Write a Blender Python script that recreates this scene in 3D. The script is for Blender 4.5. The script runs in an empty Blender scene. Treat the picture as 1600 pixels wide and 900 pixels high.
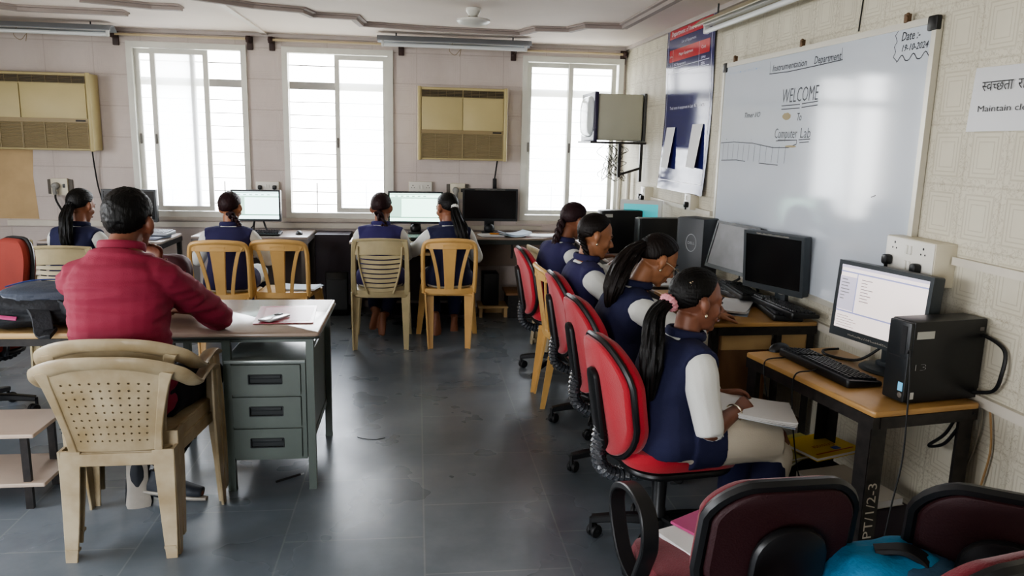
import bpy, bmesh, math, random
from mathutils import Vector, Matrix, Euler, noise
from math import sin, cos, pi, radians, sqrt, atan2
random.seed(7)
S = bpy.context.scene
COL = S.collection
V = Vector

# ------------------------------------------------------------------ materials
def lin(h):
    if isinstance(h, str):
        h = h.lstrip('#'); c = [int(h[i:i+2], 16)/255 for i in (0, 2, 4)]
    else:
        c = h
    return tuple(((v/12.92) if v <= .04045 else ((v+.055)/1.055)**2.4) for v in c) + (1,)

MATS = {}
def mat(name, col, rough=.5, metal=0, var=0, vscale=6, bump=0, bscale=40, bstretch=(1,1,1), emit=0, spec=.5, dark=None, coat=0, sheen=0, trans=0, alpha=1, detail=4):
    if name in MATS: return MATS[name]
    m = bpy.data.materials.new(name); m.use_nodes = True
    nt = m.node_tree; b = nt.nodes['Principled BSDF']
    c = lin(col)
    b.inputs['Base Color'].default_value = c
    b.inputs['Roughness'].default_value = rough
    b.inputs['Metallic'].default_value = metal
    b.inputs['Specular IOR Level'].default_value = spec
    if coat: b.inputs['Coat Weight'].default_value = coat; b.inputs['Coat Roughness'].default_value = .1
    if sheen: b.inputs['Sheen Weight'].default_value = sheen
    if trans: b.inputs['Transmission Weight'].default_value = trans
    if alpha < 1: b.inputs['Alpha'].default_value = alpha
    tc = nt.nodes.new('ShaderNodeTexCoord')
    if var or dark:
        n = nt.nodes.new('ShaderNodeTexNoise'); n.inputs['Scale'].default_value = vscale; n.inputs['Detail'].default_value = detail
        nt.links.new(tc.outputs['Object'], n.inputs['Vector'])
        r = nt.nodes.new('ShaderNodeMapRange'); r.inputs[1].default_value = .3; r.inputs[2].default_value = .7
        nt.links.new(n.outputs['Fac'], r.inputs[0])
        mx = nt.nodes.new('ShaderNodeMix'); mx.data_type = 'RGBA'
        nt.links.new(r.outputs[0], mx.inputs[0])
        d = lin(dark) if dark else tuple(v*(1-var) for v in c[:3]) + (1,)
        mx.inputs[6].default_value = d; mx.inputs[7].default_value = c
        nt.links.new(mx.outputs[2], b.inputs['Base Color'])
    if bump:
        mp = nt.nodes.new('ShaderNodeMapping'); mp.inputs['Scale'].default_value = bstretch
        nt.links.new(tc.outputs['Object'], mp.inputs['Vector'])
        n = nt.nodes.new('ShaderNodeTexNoise'); n.inputs['Scale'].default_value = bscale; n.inputs['Detail'].default_value = 3
        nt.links.new(mp.outputs[0], n.inputs['Vector'])
        bp = nt.nodes.new('ShaderNodeBump'); bp.inputs['Strength'].default_value = bump; bp.inputs['Distance'].default_value = .01
        nt.links.new(n.outputs['Fac'], bp.inputs['Height']); nt.links.new(bp.outputs[0], b.inputs['Normal'])
    if emit:
        b.inputs['Emission Color'].default_value = c; b.inputs['Emission Strength'].default_value = emit
    MATS[name] = m
    return m

# ------------------------------------------------------------------ mesh builder
class MB:
    def __init__(s): s.v = []; s.f = []; s.M = Matrix()
    def add(s, vs, fs):
        o = len(s.v); s.v += [tuple(s.M @ V(p)) for p in vs]; s.f += [tuple(o+i for i in f) for f in fs]
        return s
    def box(s, c, d, rot=None, taper=1):
        x, y, z = [k/2 for k in d]
        vs = [V((i*x*(taper if k > 0 else 1), j*y*(taper if k > 0 else 1), k*z)) for k in (-1, 1) for j in (-1, 1) for i in (-1, 1)]
        if rot is not None:
            R = rot if isinstance(rot, Matrix) else Euler(rot).to_matrix()
            vs = [R @ p for p in vs]
        return s.add([p + V(c) for p in vs], [(0,2,3,1),(4,5,7,6),(0,1,5,4),(2,6,7,3),(0,4,6,2),(1,3,7,5)])
    def b2(s, a, b): return s.box([(a[i]+b[i])/2 for i in range(3)], [abs(a[i]-b[i]) for i in range(3)])
    def rbox(s, c, d, r=.01, seg=3, rot=None, fn=None, axis='z'):
        # box with rounded vertical corners (in the plane across `axis`) and softened rims
        hx, hy, hz = {'z': (d[0]/2, d[1]/2, d[2]/2), 'y': (d[0]/2, d[2]/2, d[1]/2), 'x': (d[1]/2, d[2]/2, d[0]/2)}[axis]
        r = min(r, hx*.999, hy*.999); e = min(r*.5, hz*.9)
        def ring(ins, z):
            out = []
            for k, (sx, sy) in enumerate(((1,1),(-1,1),(-1,-1),(1,-1))):
                for q in range(seg+1):
                    a = pi/2*(k + q/seg)
                    rr = max(r-ins, 0)
                    out.append((sx*(hx-r)+cos(a)*rr, sy*(hy-r)+sin(a)*rr, z))
            return out
        lv = [(e, -hz), (e*.3, -hz+e*.3), (0, -hz+e), (0, hz-e), (e*.3, hz-e*.3), (e, hz)]
        rings = [ring(i, z) for i, z in lv]
        m = {'z': lambda p: V(p), 'y': lambda p: V((p[0], -p[2], p[1])), 'x': lambda p: V((p[2], p[0], p[1]))}[axis]
        R = (rot if isinstance(rot, Matrix) else Euler(rot or (0,0,0)).to_matrix())
        rr = []
        for g in rings:
            o = []
            for p in g:
                q = m(p)
                if fn: q = V(fn(q))
                o.append(R @ q + V(c))
            rr.append(o)
        return s.loft(rr)
    def loft(s, rings, cap=True, close=False):
        n = len(rings[0]); vs = [p for g in rings for p in g]; fs = []
        L = len(rings)
        for i in range(L if close else L-1):
            for j in range(n):
                a = i*n+j; b = i*n+(j+1) % n; i2 = (i+1) % L
                fs.append((a, b, i2*n+(j+1) % n, i2*n+j))
        if cap and not close:
            fs.append(tuple(range(n))[::-1]); fs.append(tuple((L-1)*n+k for k in range(n)))
        return s.add(vs, fs)
    def tube(s, pts, r, seg=8, close=False, flat=None, up=None, sub=0, cap=True):
        pts = [V(p) for p in pts]
        rs = list(r) if isinstance(r, (list, tuple)) else [r]*len(pts)
        if sub:
            pts, rs = smooth_path(pts, rs, sub, close)
        n = len(pts); rings = []
        t0 = None; nrm = None
        for i, p in enumerate(pts):
            if close: t = pts[(i+1) % n] - pts[i-1]
            else: t = pts[min(i+1, n-1)] - pts[max(i-1, 0)]
            t = t.normalized() if t.length > 1e-9 else V((0,0,1))
            if up is not None:
                u = V(up); nrm = (u - t*u.dot(t))
                nrm = nrm.normalized() if nrm.length > 1e-6 else t.orthogonal().normalized()
            elif nrm is None: nrm = t.orthogonal().normalized()
            else:
                nrm = (nrm - t*nrm.dot(t))
                nrm = nrm.normalized() if nrm.length > 1e-6 else t.orthogonal().normalized()
            bn = t.cross(nrm)
            rr = rs[i]; ra, rb = (rr, rr) if not isinstance(rr, tuple) else rr
            if flat: ra, rb = ra*flat[0], rb*flat[1]
            rings.append([p + nrm*cos(2*pi*k/seg)*ra + bn*sin(2*pi*k/seg)*rb for k in range(seg)])
        return s.loft(rings, close=close, cap=cap)
    def strip(s, pts, w, t, up=(0,0,1), sub=0):     # bar of rectangular section w (along up) x t
        pts = [V(p) for p in pts]
        ws = list(w) if isinstance(w, (list, tuple)) else [w]*len(pts)
        if sub: pts, ws = smooth_path(pts, ws, sub, False)
        n = len(pts); rings = []
        for i, p in enumerate(pts):
            d = (pts[min(i+1, n-1)]-pts[max(i-1, 0)]).normalized()
            u = V(up); u = (u-d*u.dot(d)).normalized(); b = d.cross(u)
            h = ws[i]/2; k = t/2; e = min(h, k)*.35
            rings.append([p+u*a+b*c for a, c in ((h-e,k),(-h+e,k),(-h,k-e),(-h,-k+e),(-h+e,-k),(h-e,-k),(h,-k+e),(h,k-e))])
        return s.loft(rings)
    def ball(s, c, r, seg=16, ring=10, R=None, fn=None):
        r = (r, r, r) if not isinstance(r, (tuple, list)) else r
        vs = []; fs = []
        R = R or Matrix.Identity(3)
        def pt(a, b):
            d = V((sin(a)*cos(b), sin(a)*sin(b), cos(a)))
            q = V((d.x*r[0], d.y*r[1], d.z*r[2]))
            if fn: q = q*fn(d)
            return R @ q + V(c)
        vs.append(pt(0, 0))
        for i in range(1, ring):
            for j in range(seg): vs.append(pt(pi*i/ring, 2*pi*j/seg))
        vs.append(pt(pi, 0))
        for j in range(seg): fs.append((0, 1+j, 1+(j+1) % seg))
        for i in range(ring-2):
            for j in range(seg):
                a = 1+i*seg+j; b = 1+i*seg+(j+1) % seg
                fs.append((a, a+seg, b+seg, b))
        l = len(vs)-1; o = 1+(ring-2)*seg
        for j in range(seg): fs.append((o+j, l, o+(j+1) % seg))
        return s.add(vs, fs)
    def lathe(s, prof, c=(0,0,0), seg=20, R=None):
        R = R or Matrix.Identity(3)
        return s.loft([[R @ V((r*cos(2*pi*k/seg), r*sin(2*pi*k/seg), z)) + V(c) for k in range(seg)] for r, z in prof])
    def cyl(s, a, b, r, seg=12): return s.tube([a, b], r, seg)
    def prism(s, poly, off, frame=None):  # poly: list of 3D pts, off: vector
        n = len(poly); o = V(off); P = [V(p) for p in poly]
        return s.add(P + [p+o for p in P], [tuple(range(n))[::-1], tuple(range(n, 2*n))] + [(i, (i+1) % n, n+(i+1) % n, n+i) for i in range(n)])
    def mesh(s, name='m', smooth=35):
        me = bpy.data.meshes.new(name); me.from_pydata([tuple(p) for p in s.v], [], s.f); me.validate(); 
        bm = bmesh.new(); bm.from_mesh(me); bmesh.ops.recalc_face_normals(bm, faces=bm.faces); bm.to_mesh(me); bm.free()
        if smooth:
            for p in me.polygons: p.use_smooth = True
            me.set_sharp_from_angle(angle=radians(smooth))
        me.update(); return me
    def obj(s, name, m, parent=None, smooth=35, kind=None):
        me = s.mesh(name, smooth); return link(name, me, m, parent, kind)

def smooth_path(pts, rs, sub, close):
    n = len(pts); op = []; orr = []
    def lerp(a, b, t): return tuple(x+(y-x)*t for x, y in zip(a, b)) if isinstance(a, tuple) else a+(b-a)*t
    for i in range(n if close else n-1):
        if close: p0, p1, p2, p3 = pts[i-1], pts[i], pts[(i+1) % n], pts[(i+2) % n]; ra, rb = rs[i], rs[(i+1) % n]
        else: p0, p1, p2, p3 = pts[max(i-1, 0)], pts[i], pts[i+1], pts[min(i+2, n-1)]; ra, rb = rs[i], rs[i+1]
        for k in range(sub):
            t = k/sub
            op.append(.5*((2*p1)+(p2-p0)*t+(2*p0-5*p1+4*p2-p3)*t*t+(3*p1-p0-3*p2+p3)*t**3)); orr.append(lerp(ra, rb, t))
    if not close: op.append(pts[-1]); orr.append(rs[-1])
    return op, orr

def link(name, me, m, parent=None, kind=None):
    o = bpy.data.objects.new(name, me)
    if m: me.materials.clear(); me.materials.append(m)
    COL.objects.link(o)
    if parent: o.parent = parent
    if kind: o['kind'] = kind
    return o
def thing(name, label, cat, loc=(0,0,0), rz=0, group=None, rot=None):
    o = bpy.data.objects.new(name, None); COL.objects.link(o); o.location = loc
    o.rotation_euler = rot if rot else (0, 0, radians(rz)); o['label'] = label; o['category'] = cat
    o.empty_display_size = .1
    if group: o['group'] = group
    return o
def tag(o, label, cat, group=None):
    o['label'] = label; o['category'] = cat
    if group: o['group'] = group
    return o
def dup(root, loc, rz, label, group=None, rot=None):
    def cp(o, par):
        c = o.copy(); COL.objects.link(c)
        if par: c.parent = par
        for ch in [q for q in bpy.data.objects if q.parent == o and q != c]: cp(ch, c)
        return c
    r = cp(root, None); r.location = loc; r.rotation_euler = rot if rot else (0, 0, radians(rz)); r['label'] = label
    if group: r['group'] = group
    return r
def rz(a): return Matrix.Rotation(radians(a), 3, 'Z')
def rx(a): return Matrix.Rotation(radians(a), 3, 'X')
def ry(a): return Matrix.Rotation(radians(a), 3, 'Y')
def text_mesh(txt, size, M, font=None, res=2, ext=.0, align='LEFT', shear=0, space=1, width=None, offset=0):
    """lettering as mesh; M maps local x (reading direction), y (up), z (out) to the world/parent"""
    cu = bpy.data.curves.new('lettering', 'FONT'); cu.body = txt; cu.size = size; cu.resolution_u = res; cu.extrude = ext
    cu.align_x = align; cu.shear = shear; cu.space_character = space; cu.offset = offset
    o = bpy.data.objects.new('lettering', cu); COL.objects.link(o)
    dg = bpy.context.evaluated_depsgraph_get(); dg.update()
    me = bpy.data.meshes.new_from_object(o.evaluated_get(dg)); bpy.data.objects.remove(o)
    if width:
        xs = [v.co.x for v in me.vertices]
        if xs:
            k = width/(max(xs)-min(xs)); me.transform(Matrix.Scale(k, 4, (1,0,0)))
    me.transform(M); me.materials.clear()
    return me
def frame(o, ex, ey):
    ex = V(ex).normalized(); ey = V(ey); ey = (ey-ex*ey.dot(ex)).normalized(); ez = ex.cross(ey)
    M = Matrix((ex, ey, ez)).transposed().to_4x4(); M.translation = V(o); return M
def stroke(mb, pts2, M, w, off=.0008):
    """pen stroke (thin flat ribbon) on a plane given by M"""
    for a, b in zip(pts2[:-1], pts2[1:]):
        a = V((a[0], a[1], off)); b = V((b[0], b[1], off)); d = (b-a)
        if d.length < 1e-6: continue
        n = V((-d.y, d.x, 0)).normalized()*w/2; e = d.normalized()*w*.3
        mb.add([M@(a-n-e), M@(b-n+e), M@(b+n+e), M@(a+n-e)], [(0,1,2,3)])
# ------------------------------------------------------------------ camera
def set_camera():
    f, yaw, pitch, roll, H = 1200, radians(7.2), radians(-10.8), radians(1.35), 1.6
    fwd = V((sin(yaw)*cos(pitch), cos(yaw)*cos(pitch), sin(pitch)))
    right = V((cos(yaw), -sin(yaw), 0)); up = right.cross(fwd)
    r = right*cos(roll)+up*sin(roll); u = up*cos(roll)-right*sin(roll)
    M = Matrix((r, u, -fwd)).transposed().to_4x4(); M.translation = V((0, 0, H))
    cd = bpy.data.cameras.new('camera'); cd.sensor_width = 36; cd.lens = f/1600*36; cd.clip_start = .05
    c = bpy.data.objects.new('camera', cd); COL.objects.link(c); c.matrix_world = M; S.camera = c
set_camera()

XR, YB, ZC, XL, YF = 1.97, 7.35, 2.49, -4.6, -2.2

def wall_mat(name, base, dark, axis, tw, th, emboss, grime=.25, stains=True):
    """painted wallpaper panels: joints, nested embossed rectangles, grime. axis: which object coord runs along the wall"""
    m = bpy.data.materials.new(name); m.use_nodes = True; nt = m.node_tree; N = nt.nodes; L = nt.links
    b = N['Principled BSDF']; b.inputs['Roughness'].default_value = .62; b.inputs['Specular IOR Level'].default_value = .3
    tc = N.new('ShaderNodeTexCoord'); sp = N.new('ShaderNodeSeparateXYZ'); L.new(tc.outputs['Object'], sp.inputs[0])
    def math(op, a, bb=None, c=None):
        n = N.new('ShaderNodeMath'); n.operation = op
        for i, x in enumerate((a, bb, c)):
            if x is None: continue
            if isinstance(x, (int, float)): n.inputs[i].default_value = x
            else: L.new(x, n.inputs[i])
        return n.outputs[0]
    U = sp.outputs[axis]; Z = sp.outputs['Z']
    u = math('FRACT', math('DIVIDE', math('ADD', U, 50.0), tw)); v = math('FRACT', math('DIVIDE', math('ADD', Z, .06), th))
    du = math('MULTIPLY', math('ABSOLUTE', math('SUBTRACT', u, .5)), tw); dv = math('MULTIPLY', math('ABSOLUTE', math('SUBTRACT', v, .5)), th)
    eu = math('SUBTRACT', tw/2, du); ev = math('SUBTRACT', th/2, dv)      # distance from the tile edge
    d = math('MINIMUM', eu, ev)
    joint = math('LESS_THAN', d, .0035)
    band = math('MULTIPLY', math('GREATER_THAN', d, .028), math('LESS_THAN', d, .034))
    band2 = math('MULTIPLY', math('GREATER_THAN', d, .045), math('LESS_THAN', d, .049))
    band3 = math('MULTIPLY', math('GREATER_THAN', d, .062), math('LESS_THAN', d, .065))
    bands = math('ADD', math('ADD', band, band2), band3)
    nz = N.new('ShaderNodeTexNoise'); nz.inputs['Scale'].default_value = 55; nz.inputs['Detail'].default_value = 3; L.new(tc.outputs['Object'], nz.inputs[0])
    cr = math('MULTIPLY', math('LESS_THAN', math('ABSOLUTE', math('SUBTRACT', nz.outputs['Fac'], .5)), .02), math('LESS_THAN', d, .026))
    g = N.new('ShaderNodeTexNoise'); g.inputs['Scale'].default_value = 1.3; g.inputs['Detail'].default_value = 8; g.inputs['Roughness'].default_value = .65
    mp = N.new('ShaderNodeMapping'); mp.inputs['Scale'].default_value = (1.6, 1.6, .7); L.new(tc.outputs['Object'], mp.inputs[0]); L.new(mp.outputs[0], g.inputs[0])
    gr = N.new('ShaderNodeMapRange'); gr.inputs[1].default_value = .42; gr.inputs[2].default_value = .75; L.new(g.outputs['Fac'], gr.inputs[0])
    low = N.new('ShaderNodeMapRange'); low.inputs[1].default_value = 1.0; low.inputs[2].default_value = .1; L.new(Z, low.inputs[0])
    fac = math('ADD', math('MULTIPLY', gr.outputs[0], grime), math('MULTIPLY', math('ADD', bands, cr), .32*emboss))
    fac = math('ADD', fac, math('MULTIPLY', joint, .22))
    fac = math('MINIMUM', fac, 1.0)
    mx = N.new('ShaderNodeMix'); mx.data_type = 'RGBA'; L.new(fac, mx.inputs[0]); mx.inputs[6].default_value = lin(base); mx.inputs[7].default_value = lin(dark)
    L.new(mx.outputs[2], b.inputs['Base Color'])
    h = math('SUBTRACT', math('MULTIPLY', math('ADD', bands, cr), emboss), joint)
    bp = N.new('ShaderNodeBump'); bp.inputs['Strength'].default_value = .9; bp.inputs['Distance'].default_value = .004; L.new(h, bp.inputs['Height']); L.new(bp.outputs[0], b.inputs['Normal'])
    return m
M_back = wall_mat('wallpaper_back', '#c9bfba', '#8f8078', 'X', .40, .27, .10, .30)
M_right = wall_mat('wallpaper_right', '#cfcab9', '#968c76', 'Y', .20, .22, .9, .26)
M_side = wall_mat('wallpaper_side', '#c9c0b8', '#9a9087', 'Y', .40, .27, .2, .3)

def floor_mat():
    m = bpy.data.materials.new('polished_stone_floor'); m.use_nodes = True; nt = m.node_tree; N = nt.nodes; L = nt.links
    b = N['Principled BSDF']; tc = N.new('ShaderNodeTexCoord')
    n = N.new('ShaderNodeTexNoise'); n.inputs['Scale'].default_value = 1.1; n.inputs['Detail'].default_value = 9; n.inputs['Roughness'].default_value = .62; L.new(tc.outputs['Object'], n.inputs[0])
    cr = N.new('ShaderNodeValToRGB'); e = cr.color_ramp.elements
    e[0].position = .3; e[0].color = lin('#545c63'); e[1].position = .72; e[1].color = lin('#868c92')
    x = cr.color_ramp.elements.new(.5); x.color = lin('#6b737a')
    L.new(n.outputs['Fac'], cr.inputs[0])
    br = N.new('ShaderNodeTexBrick'); br.offset = .5; br.inputs['Scale'].default_value = 1; br.inputs['Brick Width'].default_value = .56; br.inputs['Row Height'].default_value = .56
    br.inputs['Mortar Size'].default_value = .0035; br.inputs['Color1'].default_value = (.92,.92,.92,1); br.inputs['Color2'].default_value = (1,1,1,1); br.inputs['Mortar'].default_value = (1.35,1.3,1.2,1)
    mp = N.new('ShaderNodeMapping'); mp.inputs['Rotation'].default_value = (0,0,pi/2); mp.inputs['Location'].default_value = (.12,-.03,0); L.new(tc.outputs['Object'], mp.inputs[0]); L.new(mp.outputs[0], br.inputs[0])
    mx = N.new('ShaderNodeMix'); mx.data_type = 'RGBA'; mx.blend_type = 'MULTIPLY'; mx.inputs[0].default_value = 1
    L.new(cr.outputs[0], mx.inputs[6]); L.new(br.outputs[0], mx.inputs[7])
    n3 = N.new('ShaderNodeTexNoise'); n3.inputs['Scale'].default_value = 9; n3.inputs['Detail'].default_value = 8; L.new(tc.outputs['Object'], n3.inputs[0])
    mr3 = N.new('ShaderNodeMapRange'); mr3.inputs[1].default_value = .6; mr3.inputs[2].default_value = .8; mr3.inputs[4].default_value = .04; L.new(n3.outputs[0], mr3.inputs[0])
    mx2 = N.new('ShaderNodeMix'); mx2.data_type = 'RGBA'; L.new(mr3.outputs[0], mx2.inputs[0]); L.new(mx.outputs[2], mx2.inputs[6]); mx2.inputs[7].default_value = lin('#8b8577')
    L.new(mx2.outputs[2], b.inputs['Base Color'])
    n2 = N.new('ShaderNodeTexNoise'); n2.inputs['Scale'].default_value = 2.5; n2.inputs['Detail'].default_value = 3; L.new(tc.outputs['Object'], n2.inputs[0])
    mr = N.new('ShaderNodeMapRange'); mr.inputs[1].default_value = .1; mr.inputs[2].default_value = .9; mr.inputs[3].default_value = .18; mr.inputs[4].default_value = .42; L.new(n2.outputs[0], mr.inputs[0]); L.new(mr.outputs[0], b.inputs['Roughness'])
    bp = N.new('ShaderNodeBump'); bp.inputs['Strength'].default_value = .2; bp.inputs['Distance'].default_value = .01; L.new(n2.outputs[0], bp.inputs['Height']); L.new(bp.outputs[0], b.inputs['Normal'])
    b.inputs['Specular IOR Level'].default_value = .5
    return m

MB().b2((XL-.2, YF-.2, -.1), (XR+.2, YB+.25, 0)).obj('floor', floor_mat(), smooth=0, kind='structure')
M_ceil = mat('ceiling_distemper', '#e6dad1', .8, var=.10, vscale=1.2, bump=.15, bscale=6)
MB().b2((XL-.2, YF-.2, ZC), (XR+.2, YB+.25, ZC+.1)).obj('ceiling', M_ceil, smooth=0, kind='structure')
W = [(-2.50, -1.525), (-1.18, -.235), (1.0, 1.925)]; WZ0, WZ1 = .875, 2.365
mb = MB(); xs = [XL-.2] + [q for w in W for q in w] + [XR+.2]
for i in range(0, len(xs), 2): mb.b2((xs[i], YB, 0), (xs[i+1], YB+.25, ZC))
for a, b in W: mb.b2((a, YB, 0), (b, YB+.25, WZ0)); mb.b2((a, YB, WZ1), (b, YB+.25, ZC))
mb.obj('wall_back', M_back, smooth=0, kind='structure')
MB().b2((XR, YF-.2, 0), (XR+.2, YB+.25, ZC)).obj('wall_right', M_right, smooth=0, kind='structure')
# left wall, out of frame, with one broad window opening added to light the room
mb = MB(); mb.b2((XL-.2, YF-.2, 0), (XL, .6, ZC)).b2((XL-.2, 4.4, 0), (XL, YB+.25, ZC)).b2((XL-.2, .6, 0), (XL, 4.4, 1.0)).b2((XL-.2, .6, 2.3), (XL, 4.4, ZC))
mb.obj('wall_left', M_side, smooth=0, kind='structure')
mb = MB(); mb.b2((XL-.2, YF-.2, 0), (-3.2, YF, ZC)).b2((-1.2, YF-.2, 0), (XR+.2, YF, ZC)).b2((-3.2, YF-.2, 2.1), (-1.2, YF, ZC))  # unseen rear wall, with an opening added to let fill light in
mb.obj('wall_rear', M_side, smooth=0, kind='structure')
# peeled ochre patch low on the left of the back wall
M_och = mat('ochre_distemper', '#c8ad84', .8, var=.2, vscale=5)
MB().add([(-4.3,YB-.002,.82),(-3.36,YB-.002,.82),(-3.38,YB-.002,1.2),(-3.36,YB-.002,1.46),(-4.3,YB-.002,1.46)], [(0,1,2,3,4)]).obj('trim_1', M_och, smooth=0, kind='structure')

# ------------------------------------------------------------------ windows
M_alu = mat('white_window_frame', '#d3d3cb', .45, var=.12, vscale=4)
M_grill = mat('grille_paint', '#8d8a88', .6)
M_frost = mat('hazy_window_glass', '#f4f6f6', .25, trans=1, spec=.3)
_n = M_frost.node_tree; _t = _n.nodes.new('ShaderNodeBsdfTransparent'); _l = _n.nodes.new('ShaderNodeBsdfTranslucent'); _x = _n.nodes.new('ShaderNodeMixShader'); _x.inputs[0].default_value = .42
_l.inputs[0].default_value = (.95,.97,1,1); _n.links.new(_t.outputs[0], _x.inputs[1]); _n.links.new(_l.outputs[0], _x.inputs[2]); _n.links.new(_x.outputs[0], _n.nodes['Material Output'].inputs[0])
M_sill = mat('sill_stone', '#bdb5ab', .55, var=.2, vscale=8)
def rect_frame(mb, x0, x1, z0, z1, y, w, d):
    mb.b2((x0,y,z0),(x0+w,y+d,z1)).b2((x1-w,y,z0),(x1,y+d,z1)).b2((x0+w,y,z0),(x1-w,y+d,z0+w)).b2((x0+w,y,z1-w),(x1-w,y+d,z1))
def window(n, a, b, sashes, grill, bottom):
    fr = MB(); rect_frame(fr, a-.02, b+.02, WZ0-.02, WZ1+.02, YB-.03, .05, .10)
    o = fr.obj('window_%d' % n, M_alu, smooth=0, kind='structure')
    for i, (x0, x1, dy) in enumerate(sashes):
        s = MB(); rect_frame(s, x0, x1, WZ0+.035, WZ1-.035, YB-.012+dy, .042, .03)
        so = s.obj('sash', M_alu, o, smooth=0)
        g = MB(); g.b2((x0+.042, YB+dy, WZ0+.07), (x1-.042, YB+dy+.004, WZ1-.07)); g.obj('pane', M_frost, so, smooth=0)
        h = MB(); h.rbox((x0+.021, YB-.018+dy, 1.55), (.014, .012, .09), .005, axis='y'); h.obj('latch', mat('dark_latch', '#55504a', .4), so)
    g = MB(); y = YB+.14
    z = WZ0+.09; k = 0
    while z < WZ1-.32:
        x0, x1 = (a, b)
        g.b2((x0, y, z), (x1, y+.008, z+.008)); z += .118; k += 1
    g.b2((a, y-.01, WZ1-.33), (b, y+.05, WZ1-.27))
    g.b2((a, y, WZ1-.13), (b, y+.01, WZ1-.12))
    for q in range(grill+1):
        x = a+.015+(b-a-.03)*q/grill; g.b2((x-.005, y-.004, WZ0), (x+.005, y+.004, WZ0+.30 if 0 < q < grill else WZ1))
    g.obj('grille', M_grill, o, smooth=0)
    s = MB(); s.b2((a-.05, YB-.05, WZ0-.05), (b+.05, YB, WZ0-.02)); s.obj('window_sill', M_sill, o, smooth=0)
    return o
a, b = W[0]; window(1, a, b, [(a+.03, a+.54, .03), (a+.17, a+.66, 0)], 4, 0)
a, b = W[1]; window(2, a, b, [(a+.44, b-.03, 0)], 4, 0)
a, b = W[2]; window(3, a, b, [(a+.03, a+.46, .03), (a+.42, b-.05, 0)], 3, 0)
# concrete sunshade and neighbour wall seen beyond the windows
MB().b2((XL-.3, YB+.25, WZ1+.12), (XR+.4, YB+.8, WZ1+.2)).obj('trim_2', mat('sunshade', '#d8cdb8', .8), smooth=0, kind='structure')

# ledges, plastic cable trunking
M_trunk = mat('ivory_trunking', '#cfc9bc', .45, var=.1, vscale=9)
mb = MB(); mb.b2((-3.62, YB-.025, .76), (-.24, YB, .81)); mb.b2((-.24, YB-.025, .76), (1.2, YB, .80)); mb.obj('trim_3', M_trunk, smooth=0, kind='structure')
mb = MB(); mb.b2((XR-.022, 1.2, 1.193), (XR, 2.57, 1.222)).b2((XR-.022, 1.2, .728), (XR, 2.7, .765)).b2((XR-.022, 4.95, 1.14), (XR, 6.3, 1.17)).b2((XR-.022, 3.0, .728), (XR, 6.6, .765))
mb.obj('trim_4', M_trunk, smooth=0, kind='structure')
mb = MB(); mb.b2((XL, YB-.03, ZC-.03), (XR, YB, ZC)); mb.b2((XR-.03, YF, ZC-.03), (XR, YB-.03, ZC)); mb.obj('trim_5', mat('cornice_paint', '#b7aeaa', .7, var=.1), smooth=0, kind='structure')

# raised stepped mouldings of the false ceiling
M_mould = mat('moulding_paint', '#9a8e89', .75, var=.08)
def mould(n, pts, w=.10, h=.035):
    mb = MB(); 
    P = [V((x, y, 0)) for x, y in pts]; k = len(P); rings = []
    for i, p in enumerate(P):
        d0 = (P[i]-P[max(i-1,0)]); d1 = (P[min(i+1,k-1)]-P[i])
        d0 = d0.normalized() if d0.length else d1.normalized(); d1 = d1.normalized() if d1.length else d0
        t = (d0+d1).normalized(); nn = V((-t.y, t.x, 0)); m = 1/max(.5, t.dot(d0))
        prof = [(-w/2, 0), (-w/2, -h*.35), (-w*.25, -h*.4), (-w*.2, -h), (w*.2, -h), (w*.25, -h*.4), (w/2, -h*.35), (w/2, 0)]
        rings.append([p+nn*a*m+V((0,0,ZC+z-.0005)) for a, z in prof])
    mb.loft(rings); mb.obj('trim_%d' % n, M_mould, smooth=0, kind='structure')
mould(6, [(-1.9, 5.1), (-1.12, 5.72), (-.81, 5.82), (-.76, 6.02), (-.46, 6.05), (-.43, 6.38), (.05, 6.48), (.85, 6.52), (.94, 6.25), (1.20, 6.22), (1.28, 5.98), (1.56, 5.94)])
mould(7, [(1.56, 5.94), (1.56, 3.2)])
mould(8, [(-4.3, 6.1), (-3.1, 6.12), (-2.9, 6.3), (-2.15, 6.33)], .16)
mould(9, [(-2.25, 5.75), (-1.85, 5.95), (-1.65, 5.95)], .14)
mb = MB(); mb.b2((-1.36, 2.5, ZC-.012), (-1.31, 7.32, ZC+.001)); mb.obj('trim_10', mat('ceiling_strip', '#d8d0c8', .6), smooth=0, kind='structure')

# ------------------------------------------------------------------ light
w = bpy.data.worlds.new('daylight'); S.world = w; w.use_nodes = True
nt = w.node_tree; bg = nt.nodes['Background']
tc = nt.nodes.new('ShaderNodeTexCoord'); sp = nt.nodes.new('ShaderNodeSeparateXYZ'); nt.links.new(tc.outputs['Generated'], sp.inputs[0])
cr = nt.nodes.new('ShaderNodeValToRGB'); e = cr.color_ramp.elements
e[0].position = .38; e[0].color = (.42, .43, .38, 1); e[1].position = .75; e[1].color = (.88, .95, 1.08, 1)
x = e.new(.5); x.color = (1.0, 1.0, 1.0, 1)
mr = nt.nodes.new('ShaderNodeMapRange'); mr.inputs[1].default_value = -1; mr.inputs[2].default_value = 1; nt.links.new(sp.outputs['Z'], mr.inputs[0]); nt.links.new(mr.outputs[0], cr.inputs[0])
nt.links.new(cr.outputs[0], bg.inputs[0]); bg.inputs['Strength'].default_value = 9.0
def area(name, loc, size, direction, power, color=(1,1,1), portal=False):
    l = bpy.data.lights.new(name, 'AREA'); l.shape = 'RECTANGLE'; l.size, l.size_y = size; l.energy = power; l.color = color
    o = bpy.data.objects.new(name, l); COL.objects.link(o); o.location = loc
    o.rotation_euler = V(direction).to_track_quat('-Z', 'Y').to_euler()
    if portal: l.cycles.is_portal = True
    return o
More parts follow.
